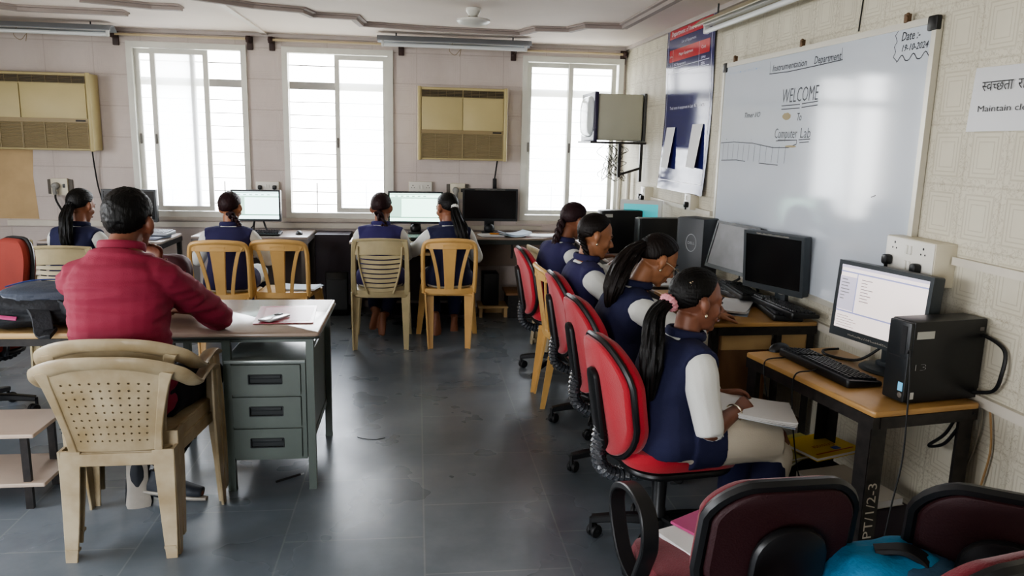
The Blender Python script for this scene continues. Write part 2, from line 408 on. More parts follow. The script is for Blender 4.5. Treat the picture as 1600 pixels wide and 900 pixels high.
for i, (a, b) in enumerate(W): area('window_portal', ((a+b)/2, YB+.24, (WZ0+WZ1)/2), (b-a, WZ1-WZ0), (0,-1,0), 1, portal=True)
area('window_portal', (XL-.19, 2.5, 1.65), (3.8, 1.3), (1,0,0), 1, portal=True)  # light portal over the added opening in the left wall
area('rear_opening_portal', (-2.2, YF-.19, 1.05), (2.0, 2.1), (0,1,0), 1, portal=True)  # light portal over the added opening in the rear wall
S.view_settings.view_transform = 'AgX'; S.view_settings.look = 'AgX - Medium High Contrast'; S.view_settings.exposure = .82
# ------------------------------------------------------------------ chair materials
M_yel = mat('ochre_plastic', '#cba365', .42, var=.15, vscale=7, bump=.05, bscale=60)
M_beige = mat('beige_plastic', '#b9ab85', .40, var=.22, vscale=9, bump=.05, bscale=50)
M_mono = mat('stained_beige_plastic', '#b3a68c', .42, dark='#8d7b5a', vscale=7, detail=8, bump=.08, bscale=30)
M_red = mat('red_chair_fabric', '#a81c2a', .85, var=.15, vscale=5, bump=.25, bscale=260, sheen=.3)
M_maroon = mat('maroon_chair_fabric', '#6d1522', .85, var=.2, vscale=5, bump=.25, bscale=240, sheen=.2)
M_blk = mat('black_plastic', '#17181a', .38, var=.2, vscale=12)
M_blk_soft = mat('black_rubber', '#141517', .55)
M_steel = mat('dull_steel', '#8e8f90', .35, metal=.9)
M_film = mat('crinkled_clear_wrap_over_black', '#3a3d42', .18, bump=.9, bscale=60, coat=.6)

def arc(cx, cz, r, a0, a1, n): return [(cx+r*cos(radians(a0+(a1-a0)*i/n)), cz+r*sin(radians(a0+(a1-a0)*i/n))) for i in range(n+1)]
def leg_L(mb, top, bot, w0, w1, t=.012, sx=1, sy=1):
    """tapered moulded plastic leg with an L cross-section"""
    top, bot = V(top), V(bot); rings = []
    for q in range(6):
        f = q/5; p = top.lerp(bot, f); w = w0+(w1-w0)*f
        pr = [(0,0), (w,0), (w,-t), (t,-t), (t,-w*.7), (0,-w*.7)]
        rings.append([p+V((-sx*(a-w/2), -sy*(b+w*.35), 0)) for a, b in pr])
    mb.loft(rings)

def slotted_chair(name, label, m, group, wide=.20):
    t = thing(name, label, 'chair', group=group)
    def bk(x, z):      # back surface: curved across, leaning
        h = (z-.43)/.42
        return V((x, -.205-.07*h + .9*x*x, z))
    # outer frame
    P = [(-.195,.43),(-.200,.55),(-.203,.70),(-.198,.79),(-.175,.835),(-.10,.850),(0,.855),(.10,.850),(.175,.835),(.198,.79),(.203,.70),(.200,.55),(.195,.43)]
    mb = MB(); mb.tube([bk(x, z) for x, z in P], [(.015,.017)]*13, 8, sub=4, up=(0,1,0))
    mb.strip([bk(x, .445) for x in (-.195,-.1,0,.1,.195)], .045, .02, up=(0,0,1), sub=3)
    mb.strip([bk(x, .815) for x in (-.18,-.1,0,.1,.18)], .06, .012, up=(0,0,1), sub=3)
    mb.obj('back_frame', m, t)
    s = MB()
    rings = []
    for i in range(9):
        z = .45+.37*i/8; w = .036+.022*(i/8)**1.3
        c = bk(0, z); rings.append([c+V((-w,.006,0)), c+V((w,.006,0)), c+V((w*.9,-.006,0)), c+V((-w*.9,-.006,0))])
    s.loft(rings); s.obj('splat', m, t)
    for sx in (-1, 1):
        s = MB(); pts = [bk(sx*(.078+.075*(i/8)**2.2+.010*sin(i/8*pi)), .45+.37*i/8) for i in range(9)]
        s.strip(pts, [.026]*8+[.05], .012, up=(1,0,0)); s.obj('splat', m, t)
    seat = MB(); seat.rbox((0,.02,.432), (.43,.44,.028), .06, 5, fn=lambda q: (q.x*(1-.12*(q.y < 0)*abs(q.y)/.22), q.y, q.z-(.010*(1-(q.x/.2)**2) if q.z > 0 else 0)))
    seat.tube([(-.18,-.19,.42),(.18,-.19,.42),(.205,.22,.42),(-.205,.22,.42)], .012, 6, close=True)
    seat.obj('seat', m, t)
    for sx in (-1, 1):
        l = MB(); leg_L(l, (sx*.155,-.185,.44), (sx*.145,-.245,0), .075, .042, sx=sx, sy=-1); l.obj('leg', m, t)
        l = MB(); leg_L(l, (sx*.19,.20,.43), (sx*.235,.235,0), .065, .04, sx=sx, sy=1); l.obj('leg', m, t)
    return t

def slat_back_chair(name, label, m):
    t = thing(name, label, 'chair')
    def bk(x, z):
        h = (z-.40)/.45
        return V((x, -.20-.075*h+.7*x*x, z))
    for sx in (-1, 1):
        f = MB(); f.strip([bk(sx*.20,.42), bk(sx*.203,.55), bk(sx*.20,.70), bk(sx*.195,.80), bk(sx*.185,.845)], [.045,.04,.035,.035,.04], .03, up=(1,0,0), sub=3); f.obj('back_post', m, t)
        l = MB(); leg_L(l, (sx*.19,-.19,.44), (sx*.195,-.26,0), .07, .036, sx=sx, sy=-1); l.obj('leg', m, t)
        l = MB(); leg_L(l, (sx*.19,.20,.42), (sx*.215,.24,0), .06, .036, sx=sx, sy=1); l.obj('leg', m, t)
        r = MB(); r.tube([bk(sx*.165,.80)+V((0,-.012,0)), bk(sx*.155,.66)+V((0,-.012,0)), bk(sx*.13,.54)+V((0,-.012,0)), bk(sx*.095,.43)+V((0,-.012,0))], .008, 6, sub=4); r.obj('rib', m, t)
    top = MB(); top.strip([bk(x, .80-.02*(abs(x)/.18)**2) for x in (-.19,-.12,-.05,0,.05,.12,.19)], [.09,.11,.12,.12,.12,.11,.09], .014, up=(0,0,1), sub=2)
    top.tube([bk(x, .858-.012*(abs(x)/.19)**2) for x in (-.2,-.1,0,.1,.2)], .011, 6, sub=3); top.obj('top_rail', m, t)
    for i in range(8):
        z = .725-.037*i; hw = .168-.0075*i
        s = MB(); s.strip([bk(x, z-.010*(1-(x/hw)**2)) for x in (-hw,-hw/2,0,hw/2,hw)], .027, .009, up=(0,.25,1), sub=3); s.obj('slat', m, t)
    b = MB(); b.strip([bk(x, .425) for x in (-.2,-.1,0,.1,.2)], .055, .018, up=(0,0,1), sub=3); b.obj('lower_rail', m, t)
    seat = MB(); seat.rbox((0,.02,.43), (.42,.43,.026), .05, 5); seat.tube([(-.19,-.18,.415),(.19,-.18,.415),(.20,.22,.415),(-.20,.22,.415)], .012, 6, close=True); seat.obj('seat', m, t)
    return t

def monobloc(name, label, m, group=None, legs=1.0):
    t = thing(name, label, 'chair', group=group)
    # perforated back shell
    def bk(u, v):      # u -1..1 across, v 0..1 up
        hw = .150+.065*v**1.3
        z = .435+.335*v
        x = hw*u
        return V((x, -.215-.075*v+ .55*x*x, z + .02*v*(1-u*u)))
    nu, nv = 12, 12
    mb = MB(); hole = .30
    def P(u, v): return bk(u, v)
    for j in range(nv):
        for i in range(nu):
            u0, u1 = -1+2*i/nu, -1+2*(i+1)/nu; v0, v1 = j/nv, (j+1)/nv
            uc, vc = (u0+u1)/2, (v0+v1)/2; du, dv = (u1-u0)/2, (v1-v0)/2
            ctr = [(1,0),(1,1),(0,1),(-1,1),(-1,0),(-1,-1),(0,-1),(1,-1)]
            outer = [P(uc+a*du, vc+b*dv) for a, b in ctr]
            if abs(uc) < .86 and .06 < vc < .86 and (i+j) % 1 == 0:
                inner = []
                for a, b in ctr:
                    n = sqrt(a*a+b*b); inner.append(P(uc+a/n*du*hole, vc+b/n*dv*hole))
                o = len(mb.v); mb.v += [tuple(p) for p in outer+inner]
                mb.f += [(o+k, o+(k+1) % 8, o+8+(k+1) % 8, o+8+k) for k in range(8)]
            else:
                mb.add(outer, [tuple(range(8))])
    me = mb.mesh('backrest', 0)
    bm = bmesh.new(); bm.from_mesh(me); bmesh.ops.remove_doubles(bm, verts=bm.verts, dist=.0004)
    bmesh.ops.solidify(bm, geom=bm.faces[:], thickness=.006); bmesh.ops.recalc_face_normals(bm, faces=bm.faces); bm.to_mesh(me); bm.free()
    for p in me.polygons: p.use_smooth = True
    me.set_sharp_from_angle(angle=radians(40))
    link('backrest', me, m, t)
    # border of the shell down each side, and vertical ribs
    for sx in (-1, 1):
        b = MB(); b.strip([bk(sx*1.0, v) for v in (0,.2,.4,.6,.8,.95)], [.03,.026,.026,.03,.035,.05], .016, up=(1,0,0), sub=3); b.obj('back_border', m, t)
    # top rail sweeping round into the two arms
    pts = [(.256,.215,.625),(.262,.10,.662),(.262,-.03,.652),(.272,-.13,.672),(.240,-.225,.735),(.14,-.285,.785),(0,-.303,.800)]
    rad = [(.030,.012),(.032,.011),(.026,.012),(.030,.013),(.036,.014),(.030,.012),(.026,.011)]
    path = [V(p) for p in pts] + [V((-p[0],p[1],p[2])) for p in pts[-2::-1]]; rr = rad+rad[-2::-1]
    ups = []
    pp, rs = smooth_path(path, rr, 6, False); n = len(pp); rings = []
    for i, p in enumerate(pp):
        d = (pp[min(i+1,n-1)]-pp[max(i-1,0)]).normalized(); f = i/(n-1); k = max(0, 1-abs(f-.5)/.30); k = k*k*(3-2*k)
        out = V((p.x, min(p.y,.0), 0)).normalized() if abs(p.x) > .01 or p.y < 0 else V((0,-1,0))
        side = (1 if p.x > 0 else -1)
        upv = (V((0,-.35,1))*k + V((side,0,.25))*(1-k)); upv = (upv-d*upv.dot(d)).normalized(); b = d.cross(upv)
        ra, rb = rs[i]
        rings.append([p+upv*cos(2*pi*q/10)*ra+b*sin(2*pi*q/10)*rb for q in range(10)])
    a = MB(); a.loft(rings); a.obj('arm_rail', m, t)
    # seat with apron
    s = MB(); s.rbox((0,.02,.425), (.47,.45,.022), .07, 5, fn=lambda q: (q.x*(1-.25*max(0,-q.y)/.22), q.y, q.z-(.012*(1-(q.x/.23)**2) if q.z > 0 else 0)))
    s.strip([(-.175,-.205,.40),(.175,-.205,.40)], .05, .012); s.strip([(-.22,.235,.40),(.22,.235,.40)], .05, .012)
    for sx in (-1,1): s.strip([(sx*.18,-.2,.40),(sx*.235,.23,.40)], .045, .012)
    s.obj('seat', m, t)
    for sx in (-1, 1):
        l = MB()      # rear leg: broad tapering, two flanges, small foot step
        for (x0, x1, y0, w0, w1, up) in ((.165,.180,-.205,.080,.042,(1,0,0)), (.200,.200,-.17,.085,.034,(0,1,0))):
            l.strip([(sx*x0,y0,.435),(sx*(x0+(x1-x0)*.5),y0-.005,.2),(sx*x1,y0-.02,.0)], [w0,(w0+w1)*.5,w1], .011, up=up, sub=2)
        l.box((sx*.175,-.215,.045), (.042,.03,.012)); l.obj('leg', m, t)
        l = MB()
        l.strip([(sx*.262,.20,.63),(sx*.266,.205,.42),(sx*.270,.21,.2),(sx*.272,.225,0)], [.05,.10,.075,.042], .011, up=(0,1,0), sub=2)
        l.strip([(sx*.245,.228,.62),(sx*.248,.232,.42),(sx*.258,.24,.2),(sx*.262,.245,0)], [.035,.06,.045,.03], .011, up=(1,0,0), sub=2)
        l.obj('leg', m, t)
    return t

def plate(mb, w, h, d, r, curve, tilt_base, off=0, squeeze=0, seg=6, y0=0, puff=0):
    pass

def task_chair(name, label, fab, style='red', arms=False, top=.95, base_rot=10, group=None, wrap=True, seat_z=.47):
    """swivel chair: local +Y is the way the sitter faces; the hub is at the origin"""
    t = thing(name, label, 'chair', group=group)
    # cushion
    s = MB()
    s.rbox((0,.02,seat_z-.03), (.47,.46,.075), .13, 7, fn=lambda q: (q.x*(1-.10*max(0,-q.y)/.23), q.y, q.z+(.012*(abs(q.x)/.23)**2 if q.z > 0 else 0)-(.03*max(0,(q.y-.12)/.1)**2)))
    seat = s.obj('seat', fab, t)
    p = MB(); p.rbox((0,.02,seat_z-.078), (.44,.43,.03), .12, 6); p.obj('seat_pan', M_blk, t)
    # backrest
    W_, H_ = (.42, .46) if style == 'red' else (.405, .33)
    zc = top-H_/2-.01; yb = -.235; lean = .16
    def sh(q):
        x, z = q.x, q.z; k = 1-.22*max(0, z/(H_/2))**2 - (.10*max(0,-z/(H_/2)) if style == 'red' else .05*max(0,-z/(H_/2)))
        x *= k
        return (x, q.y + .9*x*x - lean*z - .25*z*z, z)
    b = MB(); b.rbox((0,yb+.012,zc), (W_,.06,H_), .15 if style == 'red' else .09, 8, fn=sh, axis='y'); b.obj('backrest', fab, t)
    if style == 'red':
        b = MB(); b.rbox((0,yb-.030,zc), (W_*.97,.028,H_*.97), .15, 8, fn=sh, axis='y'); b.obj('backrest_rear', fab, t)
    else:
        b = MB(); b.rbox((0,yb-.030,zc), (W_*.93,.022,H_*.93), .09, 8, fn=sh, axis='y'); b.obj('backrest_rear', mat('dark_maroon_rear_panel', '#2c0c12', .6, bump=.2, bscale=200), t)
    # piping loop round the rim
    hx, hz, r = W_/2-.002, H_/2-.002, .15 if style == 'red' else .09; loop = []
    for k, (sx, sz) in enumerate(((1,1),(-1,1),(-1,-1),(1,-1))):
        for q in range(7):
            a = pi/2*(k+q/6); loop.append((sx*(hx-r)+cos(a)*r, sz*(hz-r)+sin(a)*r))
    pl = MB(); pl.tube([V(sh(V((x,-.018,z))))+V((0,yb,zc)) for x, z in loop], (.012 if style == 'red' else .016), 7, close=True, flat=(1.0,1.0)); pl.obj('piping', M_blk, t)
    # support bar up the rear and corrugated sleeve down to the seat
    zb = zc+.02
    bar = MB(); bp_ = [V(sh(V((0,-.06,z-zc))))+V((0,yb,zc)) for z in (zb+.05, zb-.05, zb-.18)] + [V((0,yb-.045,seat_z-.02))]
    wb = .085 if style == 'red' else .19
    bar.rbox((0,yb-.058+.03*lean,zc-.06), (wb,.035,.34 if style == 'red' else .25), wb*.45, 6, axis='y', fn=lambda q: (q.x*(1+ .15*max(0,-q.z)), q.y-lean*(q.z-.06)-.1*q.z*q.z, q.z)); bar.obj('support_bar', M_blk, t)
    sl = MB(); pts = [V((0,yb-.045+.02,seat_z+.06)), V((0,yb-.035,seat_z-.02)), V((0,yb-.02,seat_z-.10)), V((0,yb+.06,seat_z-.145)), V((0,-.06,seat_z-.13))]
    pp, rr = smooth_path(pts, [.036]*5, 9, False); rr = [.030+(.009 if i % 2 else 0) for i in range(len(pp))]
    sl.tube(pp, rr, 10, up=(1,0,0), flat=(1.15,.8)); sl.obj('ribbed_sleeve', M_film if wrap else M_blk_soft, t)
    # lift and base
    l = MB(); l.lathe([(.06,seat_z-.09),(.06,seat_z-.12),(.032,seat_z-.14),(.028,.17),(.032,.16),(.032,.095)], seg=16); l.obj('gas_lift', M_blk, t)
    base = MB(); base.lathe([(.02,.135),(.045,.13),(.05,.10),(.045,.085),(.02,.08)], seg=16); bo = base.obj('star_base', M_blk, t)
    for k in range(5):
        a = radians(base_rot+72*k); d = V((cos(a), sin(a), 0))
        arm = MB(); arm.strip([d*.03+V((0,0,.115)), d*.15+V((0,0,.105)), d*.262+V((0,0,.085))], [.045,.035,.028], .038, up=(0,0,1), sub=3); arm.obj('base_arm', M_blk, bo)
        c = MB(); n = V((-d.y, d.x, 0)); q = d*.265; sw = V((cos(a+k*1.3), sin(a+k*1.3), 0)); ax = V((-sw.y, sw.x, 0)); wc = q+sw*.018+V((0,0,.028))
        Rm = Matrix((sw, V((0,0,1)), ax)).transposed()
        for s_ in (-1, 1): c.lathe([(.006,-.009),(.024,-.009),(.028,-.004),(.028,.004),(.024,.009),(.006,.009)], c=wc+ax*.013*s_, seg=14, R=Rm)
        c.cyl(q+V((0,0,.035)), q+V((0,0,.09)), .009, 8); c.ball(wc+V((0,0,.004)), (.02,.02,.024), 10, 8, R=Rm); c.obj('caster', M_blk_soft, t)
    if arms:
        for sx in ((-1,) if arms == 'L' else (-1, 1)):
            a = MB(); x = sx*.255
            if style == 'red': P = [(x*.75,-.02,seat_z-.08),(x,.0,seat_z-.05),(x*1.04,-.02,seat_z+.08),(x*1.04,-.06,seat_z+.17),(x*1.04,.02,seat_z+.205),(x*1.04,.14,seat_z+.20),(x*1.04,.20,seat_z+.17),(x*1.03,.16,seat_z+.08),(x,.08,seat_z-.03)]
            else: P = [(x*.8,.02,seat_z-.085),(x,.02,seat_z-.05),(x*1.05,-.04,seat_z+.04),(x*1.08,-.10,seat_z+.14),(x*1.08,-.07,seat_z+.22),(x*1.08,.04,seat_z+.235),(x*1.08,.15,seat_z+.19),(x*1.08,.17,seat_z+.12),(x*1.04,.11,seat_z+.0),(x*.9,.06,seat_z-.075)]
            a.strip(P, .045 if style != 'red' else .035, .018, up=(1,0,0), sub=5); a.obj('armrest', M_blk, t)
    return t

# --- red swivel chairs along the right-hand desks
PL = lambda o, x, y, a, z=0: (setattr(o, 'location', (x, y, z)), setattr(o, 'rotation_euler', (0, 0, radians(a))))
G1 = 'red swivel chairs along the right wall desks'
c1 = task_chair('swivel_chair', 'red swivel chair under the girl with the pink hair band, nearest of the red row', M_red, base_rot=28, group=G1, top=.90)
PL(c1, .965, 2.78, -82)
c2 = task_chair('swivel_chair', 'red swivel chair with black armrests under the girl in glasses', M_red, arms=True, base_rot=50, group=G1, top=.90)
PL(c2, 1.02, 3.50, -84)
c3 = dup(c2, (1.04, 4.16, 0), -88, 'red swivel chair under the girl with the long thin braid and earring', G1)
c4 = dup(c1, (.99, 5.18, 0), -86, 'red swivel chair under the farthest girl of the right row, near the corner', G1)
# --- plastic chairs
y1 = slotted_chair('plastic_chair', 'ochre plastic chair with fan slotted back under the girl with white hair clip', M_yel, 'ochre slotted plastic chairs')
PL(y1, .250, 6.06, 0)
y2 = dup(y1, (-1.40, 5.86, 0), 0, 'ochre slotted plastic chair under the girl with a side braid before the lit monitor')
y3 = dup(y1, (-.98, 5.92, 0), -4, 'empty ochre slotted plastic chair with papers on its seat')
y4 = dup(y1, (1.00, 4.58, 0), -88, 'empty ochre slotted plastic chair seen side-on between red swivel chairs')
s1 = slat_back_chair('plastic_chair', 'beige plastic chair with horizontal slat back under the girl in purple', M_beige)
PL(s1, -.275, 6.06, 0)
s2 = dup(s1, (-2.35, 5.55, 0), 4, 'beige slat back plastic chair behind the man in the maroon shirt')
s3 = dup(s1, (-2.98, 5.62, 0), 62, 'beige slat back plastic chair side-on at far left, beyond the rust red chair')
mono = monobloc('plastic_armchair', 'stained beige plastic armchair with perforated back, lower one of the stacked pair', M_mono, 'stacked plastic armchairs')
PL(mono, -1.115, 3.06, 1)
mono2 = dup(mono, (-1.115, 3.115, .052), 1, 'beige plastic armchair nested on top of another, under the man in the maroon shirt')
mono3 = dup(mono, (1.17, 5.80, 0), -80, 'small beige plastic armchair pushed behind the farthest red swivel chair'); del mono3['group']
# --- maroon swivel chairs in the near corner
G2 = 'maroon swivel chairs in the near right corner'
m1 = task_chair('swivel_chair', 'maroon swivel chair with black loop armrests and a book on its seat', M_maroon, 'maroon', 'L', .84, 70, G2, wrap=False, seat_z=.45)
PL(m1, .86, 1.86, 3)
m2 = dup(m1, (1.50, 1.71, 0), -33, 'maroon swivel chair against the wall beyond the blue bag', G2)
for q in list(m2.children):
    if q.name.startswith('armrest'): bpy.data.objects.remove(q)
m3 = task_chair('swivel_chair', 'maroon swivel chair nearest the camera, holding the blue bag', M_maroon, 'maroon', 'L', .895, 20, G2, wrap=False, seat_z=.45)
PL(m3, 1.06, 1.40, 12)
m4 = task_chair('swivel_chair', 'rust red swivel chair at the far left with black rim', mat('rust_chair_fabric', '#7c2a1c', .85, var=.15, bump=.2, bscale=240), 'red', True, 1.0, 10, None, wrap=False)
PL(m4, -2.43, 4.45, 150)
# ------------------------------------------------------------------ desks
M_lam = mat('worn_yellow_laminate', '#b8905a', .34, var=.25, vscale=6, detail=8, bump=.03, bscale=14, bstretch=(1,8,1))
M_ply = mat('pale_ply_laminate', '#c9a978', .45, var=.15, vscale=5, bstretch=(8,1,1))
M_brn = mat('dark_desk_laminate', '#a8978a', .17, var=.25, vscale=5, detail=8)
M_grey_lam = mat('grey_mica_top', '#a79a92', .35, var=.15, vscale=6)
M_ang = mat('black_angle_iron', '#151413', .42, dark='#2d2826', vscale=30)
M_board = mat('brown_particle_board', '#8a633f', .6, var=.25, vscale=8)
M_dkboard = mat('dark_purple_board', '#2e2530', .5, var=.2)
M_cab = mat('grey_green_cabinet_paint', '#56605a', .42, var=.12, vscale=10)
M_cabd = mat('cabinet_shadow_gap', '#23282a', .6)
M_galv = mat('scuffed_galvanised_sheet', '#a5aeac', .25, metal=.3, var=.3, vscale=5, detail=9)
M_mdark = mat('desk_frame_paint', '#2c3330', .45)

def desk(name, label, loc, a, w, d, h=.75, top=None, frame=None, shelf=None, rails=(), th=.022, leg=.035, cat='desk', legs=True):
    """origin at the near-left floor corner; +X towards the wall (depth w), +Y along the length d"""
    t = thing(name, label, cat, loc, a)
    frame = frame or M_ang
    m = MB(); m.rbox((w/2, d/2, h-th/2), (w, d, th), .012, 3); m.obj('tabletop', top or M_lam, t)
    f = MB(); z = h-th-.02
    for x in (.015, w-.015): f.box((x, d/2, z), (.028, d-.01, .04))
    for y in (.015, d-.015): f.box((w/2, y, z), (w-.06, .028, .04))
    f.obj('frame', frame, t)
    if legs:
        for x in (.02, w-.02):
            for y in (.02, d-.02):
                l = MB(); sx = 1 if x < w/2 else -1; sy = 1 if y < d/2 else -1
                l.box((x+sx*(leg/2-.012), y-sy*.008+sy*.004, (h-th)/2), (leg, .006, h-th)); l.box((x-sx*.012, y+sy*(leg/2-.004), (h-th)/2), (.006, leg, h-th))
                l.box((x, y, .005), (leg, leg, .01)); l.obj('leg', frame, t)
    if shelf:
        z, m_ = shelf; s = MB(); s.b2((.03, .03, z-.02), (w-.03, d-.03, z)); s.obj('shelf', m_, t)
    return t
# near desk: wide angle legs, bottom shelf with books, painted number
nd = desk('computer_desk', 'worn yellow-topped steel desk with a lit monitor and black tower, nearest the camera', (1.50,2.245,0), 9.1, .44, .755, leg=.06, shelf=(.265, M_dkboard))
mb = MB(); mb.b2((.03,.0,.225),(.41,.03,.262)).b2((.0,.03,.225),(.03,.72,.262)); mb.obj('shelf_rail', M_ang, nd)
me = text_mesh('IPT/1/2-3', .052, frame((.046,.0035,.275),(0,0,1),(-1,0,0)), width=.215)
link('lettering', me, mat('white_stencil_paint', '#b9b3a6', .7), nd)
# middle desk
md = desk('computer_desk', 'yellow-topped steel desk under the whiteboard with a pile of black keyboards', (1.40,3.42,0), 2, .545, .84, h=.77)
mb = MB(); mb.rbox((.19,.03,.675), (.26,.018,.09), .004, axis='y'); mb.obj('drawer', M_ply, md)
mb = MB(); mb.rbox((.43,.03,.675), (.17,.018,.09), .004, axis='y'); mb.obj('drawer', M_ply, md)
mb = MB(); mb.b2((.335,.0,.0),(.36,.03,.73)); mb.obj('leg', M_ang, md)
mb = MB(); mb.b2((.18,.03,.24),(.52,.80,.26)).b2((.30,.06,.26),(.32,.6,.62)); mb.obj('side_board', M_board, md)
kd = desk('computer_desk', 'light-topped computer desk in front of the girl with the long braid', (1.40,4.30,0), 0, .54, 1.12, top=M_grey_lam, shelf=(.12, M_board))
ke = desk('computer_desk', 'computer desk in the far right corner with two black towers', (1.40,5.46,0), 0, .54, 1.25, top=M_grey_lam, shelf=(.12, M_board))
# back row
ld = desk('computer_desk', 'dark computer desk under the left window with a keyboard on it', (-2.95,6.36,0), 0, .93, .58, top=M_grey_lam, leg=.04)
cd_ = desk('computer_desk', 'grey-topped computer desk between the left windows with a lit monitor', (-1.90,6.74,0), 0, .965, .56, top=M_grey_lam, frame=mat('grey_desk_frame', '#77716f', .5), leg=.05)
mb = MB(); mb.b2((.03,.40,.05),(.91,.42,.70)); mb.obj('modesty_panel', mat('grey_brown_panel', '#6b625e', .6, var=.2), cd_)
mb = MB(); mb.b2((.05,.06,.56),(.70,.40,.58)); mb.obj('keyboard_shelf', M_grey_lam, cd_)
ad = desk('computer_desk', 'shared computer desk in front of the two girls seen from behind', (-.56,6.46,0), 0, 1.04, .80, top=M_brn, leg=.04)
mb = MB(); mb.b2((.05,-.06,.645),(.99,.30,.665)); mb.obj('keyboard_shelf', M_ply, ad)
mb = MB(); mb.b2((.04,.62,.12),(1.0,.64,.70)); mb.obj('modesty_panel', mat('brown_back_panel', '#4d423f', .6, var=.2), ad)
mb = MB(); mb.b2((.30,.10,.08),(1.0,.6,.10)); mb.obj('foot_shelf', M_dkboard, ad)
bd = desk('long_desk', 'long laminate desk below the right window with papers and a dark monitor', (.485,6.80,0), 0, .91, .52, top=M_brn, leg=.03, frame=M_mdark)
mb = MB(); mb.b2((.02,.46,.42),(.89,.48,.71)); mb.obj('modesty_panel', mat('taupe_panel', '#8d7a6c', .6, var=.2), bd)
sd = MB(); sd.b2((-.905,7.0,.10),(-.60,7.02,.72)).b2((-.905,7.02,.10),(-.885,7.31,.72)).b2((-.62,7.02,.10),(-.60,7.31,.72)).b2((-.905,7.0,.72),(-.60,7.31,.74))
tag(sd.obj('side_cabinet', M_dkboard, smooth=0), 'dark purple-brown board cabinet between the two back desks', 'cabinet')
# teacher table
tt = thing('steel_table', 'steel office table with a glossy brown top where the man in maroon leans', 'desk', (-1.22,3.38,0))
mb = MB(); mb.rbox((.395,.365,.738), (.79,.73,.022), .02, 4); mb.obj('tabletop', M_brn, tt)
mb = MB(); mb.rbox((.395,.365,.725), (.795,.735,.012), .02, 4); mb.obj('edge_trim', M_mdark, tt)
mb = MB()
for x in (.04, .745): mb.box((x, .365, .71), (.03, .66, .018))
for y in (.04, .69): mb.box((.39, y, .71), (.70, .03, .018))
mb.obj('frame', M_cab, tt)
for x, y in ((.745,.035),(.745,.685),(.385,.035),(.385,.685),(.03,.685)):
    mb = MB(); mb.box((x, y, .36), (.034, .034, .72)); mb.box((x, y, .006), (.036,.036,.012)); mb.obj('leg', M_cab, tt)
mb = MB(); mb.b2((.03,.67,.20),(.385,.70,.225)); mb.b2((.03,.36,.20),(.385,.385,.225)); mb.obj('footrest_bar', M_cab, tt)
cx0, cx1, cy0, cy1, cz0, cz1 = .375, .722, .02, .70, .145, .618
cab = MB(); cab.b2((cx0,cy0+.012,cz0),(cx1,cy1,cz1-.012)); cabo = cab.obj('drawer_cabinet', M_cab, tt, smooth=0)
mb = MB(); mb.rbox(((cx0+cx1)/2,(cy0+cy1)/2,cz1-.006), (cx1-cx0+.006,cy1-cy0+.006,.014), .004); mb.obj('cabinet_top', M_galv, cabo)
mb = MB(); mb.b2((.727,.07,.215),(.735,.66,.61)).b2((.722,.05,.19),(.74,.67,.222)); mb.obj('side_panel', M_cab, tt, smooth=0)
for i in range(3):
    z1 = cz1-.022-i*.150; z0 = z1-.138
    gp = MB(); gp.b2((cx0+.018,cy0+.008,z0-.004),(cx1-.018,cy0+.013,z1+.004)); dr = gp.obj('drawer', M_cabd, cabo, smooth=0)
    mb = MB(); hx0, hx1, hz0, hz1 = cx0+.10, cx0+.245, (z0+z1)/2-.018, (z0+z1)/2+.024
    y0, y1 = cy0, cy0+.012
    mb.b2((cx0+.022,y0,z0),(hx0,y1,z1)).b2((hx1,y0,z0),(cx1-.022,y1,z1)).b2((hx0,y0,z0),(hx1,y1,hz0)).b2((hx0,y0,hz1),(hx1,y1,z1)); 
    # keep front and the recessed pull together as sub-parts of the cabinet
    fr = mb.mesh('drawer_front', 0); dr.data = fr; dr.data.materials.clear(); dr.data.materials.append(M_cab)
    bpy.data.objects.remove
    h = MB(); h.b2((hx0-.004,y0+.010,hz0-.004),(hx1+.004,y0+.0125,hz1+.004)); h.strip([(hx0,y0-.001,hz0),(hx1,y0-.001,hz0)], .005,.004).strip([(hx0,y0-.001,hz1),(hx1,y0-.001,hz1)], .005,.004).strip([(hx0,y0-.001,hz0),(hx0,y0-.001,hz1)], .005,.004,up=(1,0,0)).strip([(hx1,y0-.001,hz0),(hx1,y0-.001,hz1)], .005,.004,up=(1,0,0))
    h.rbox(((hx0+hx1)/2,y0+.004,hz1-.012), (hx1-hx0-.01,.006,.016), .004, axis='y'); h.obj('handle', M_cabd, tt)
lt = thing('wooden_table', 'light wood-topped table at the left carrying the black backpack', 'table', (-3.3,3.40,0))
mb = MB(); mb.rbox((1.035,.35,.737), (2.07,.70,.026), .01, 3); mb.obj('tabletop', M_ply, lt)
mb = MB(); mb.b2((.02,.01,.69),(2.05,.035,.722)).b2((.02,.66,.69),(2.05,.685,.722)).b2((.02,.035,.69),(.05,.66,.722)).b2((2.02,.035,.69),(2.05,.66,.722)); mb.obj('frame', M_ang, lt)
for x in (.04, 2.03):
    for y in (.03, .67): mb = MB(); mb.box((x,y,.35),(.03,.03,.70)); mb.obj('leg', M_ang, lt)
st = thing('low_table', 'low pale laminate table with a lower shelf at the left edge', 'table', (-2.35,3.27,0))
mb = MB(); mb.rbox((.375,.14,.344), (.77,.32,.018), .006, 3); mb.obj('tabletop', mat('pale_laminate', '#c3b2a2', .5, var=.1), st)
mb = MB(); mb.rbox((.375,.17,.115), (.80,.33,.018), .006, 3); mb.obj('shelf', mat('pale_laminate', '#c3b2a2'), st)
for x in (.05, .70):
    for y in (.03, .27): mb = MB(); mb.box((x,y,.168),(.03,.02,.336)); mb.obj('leg', M_ang, st)
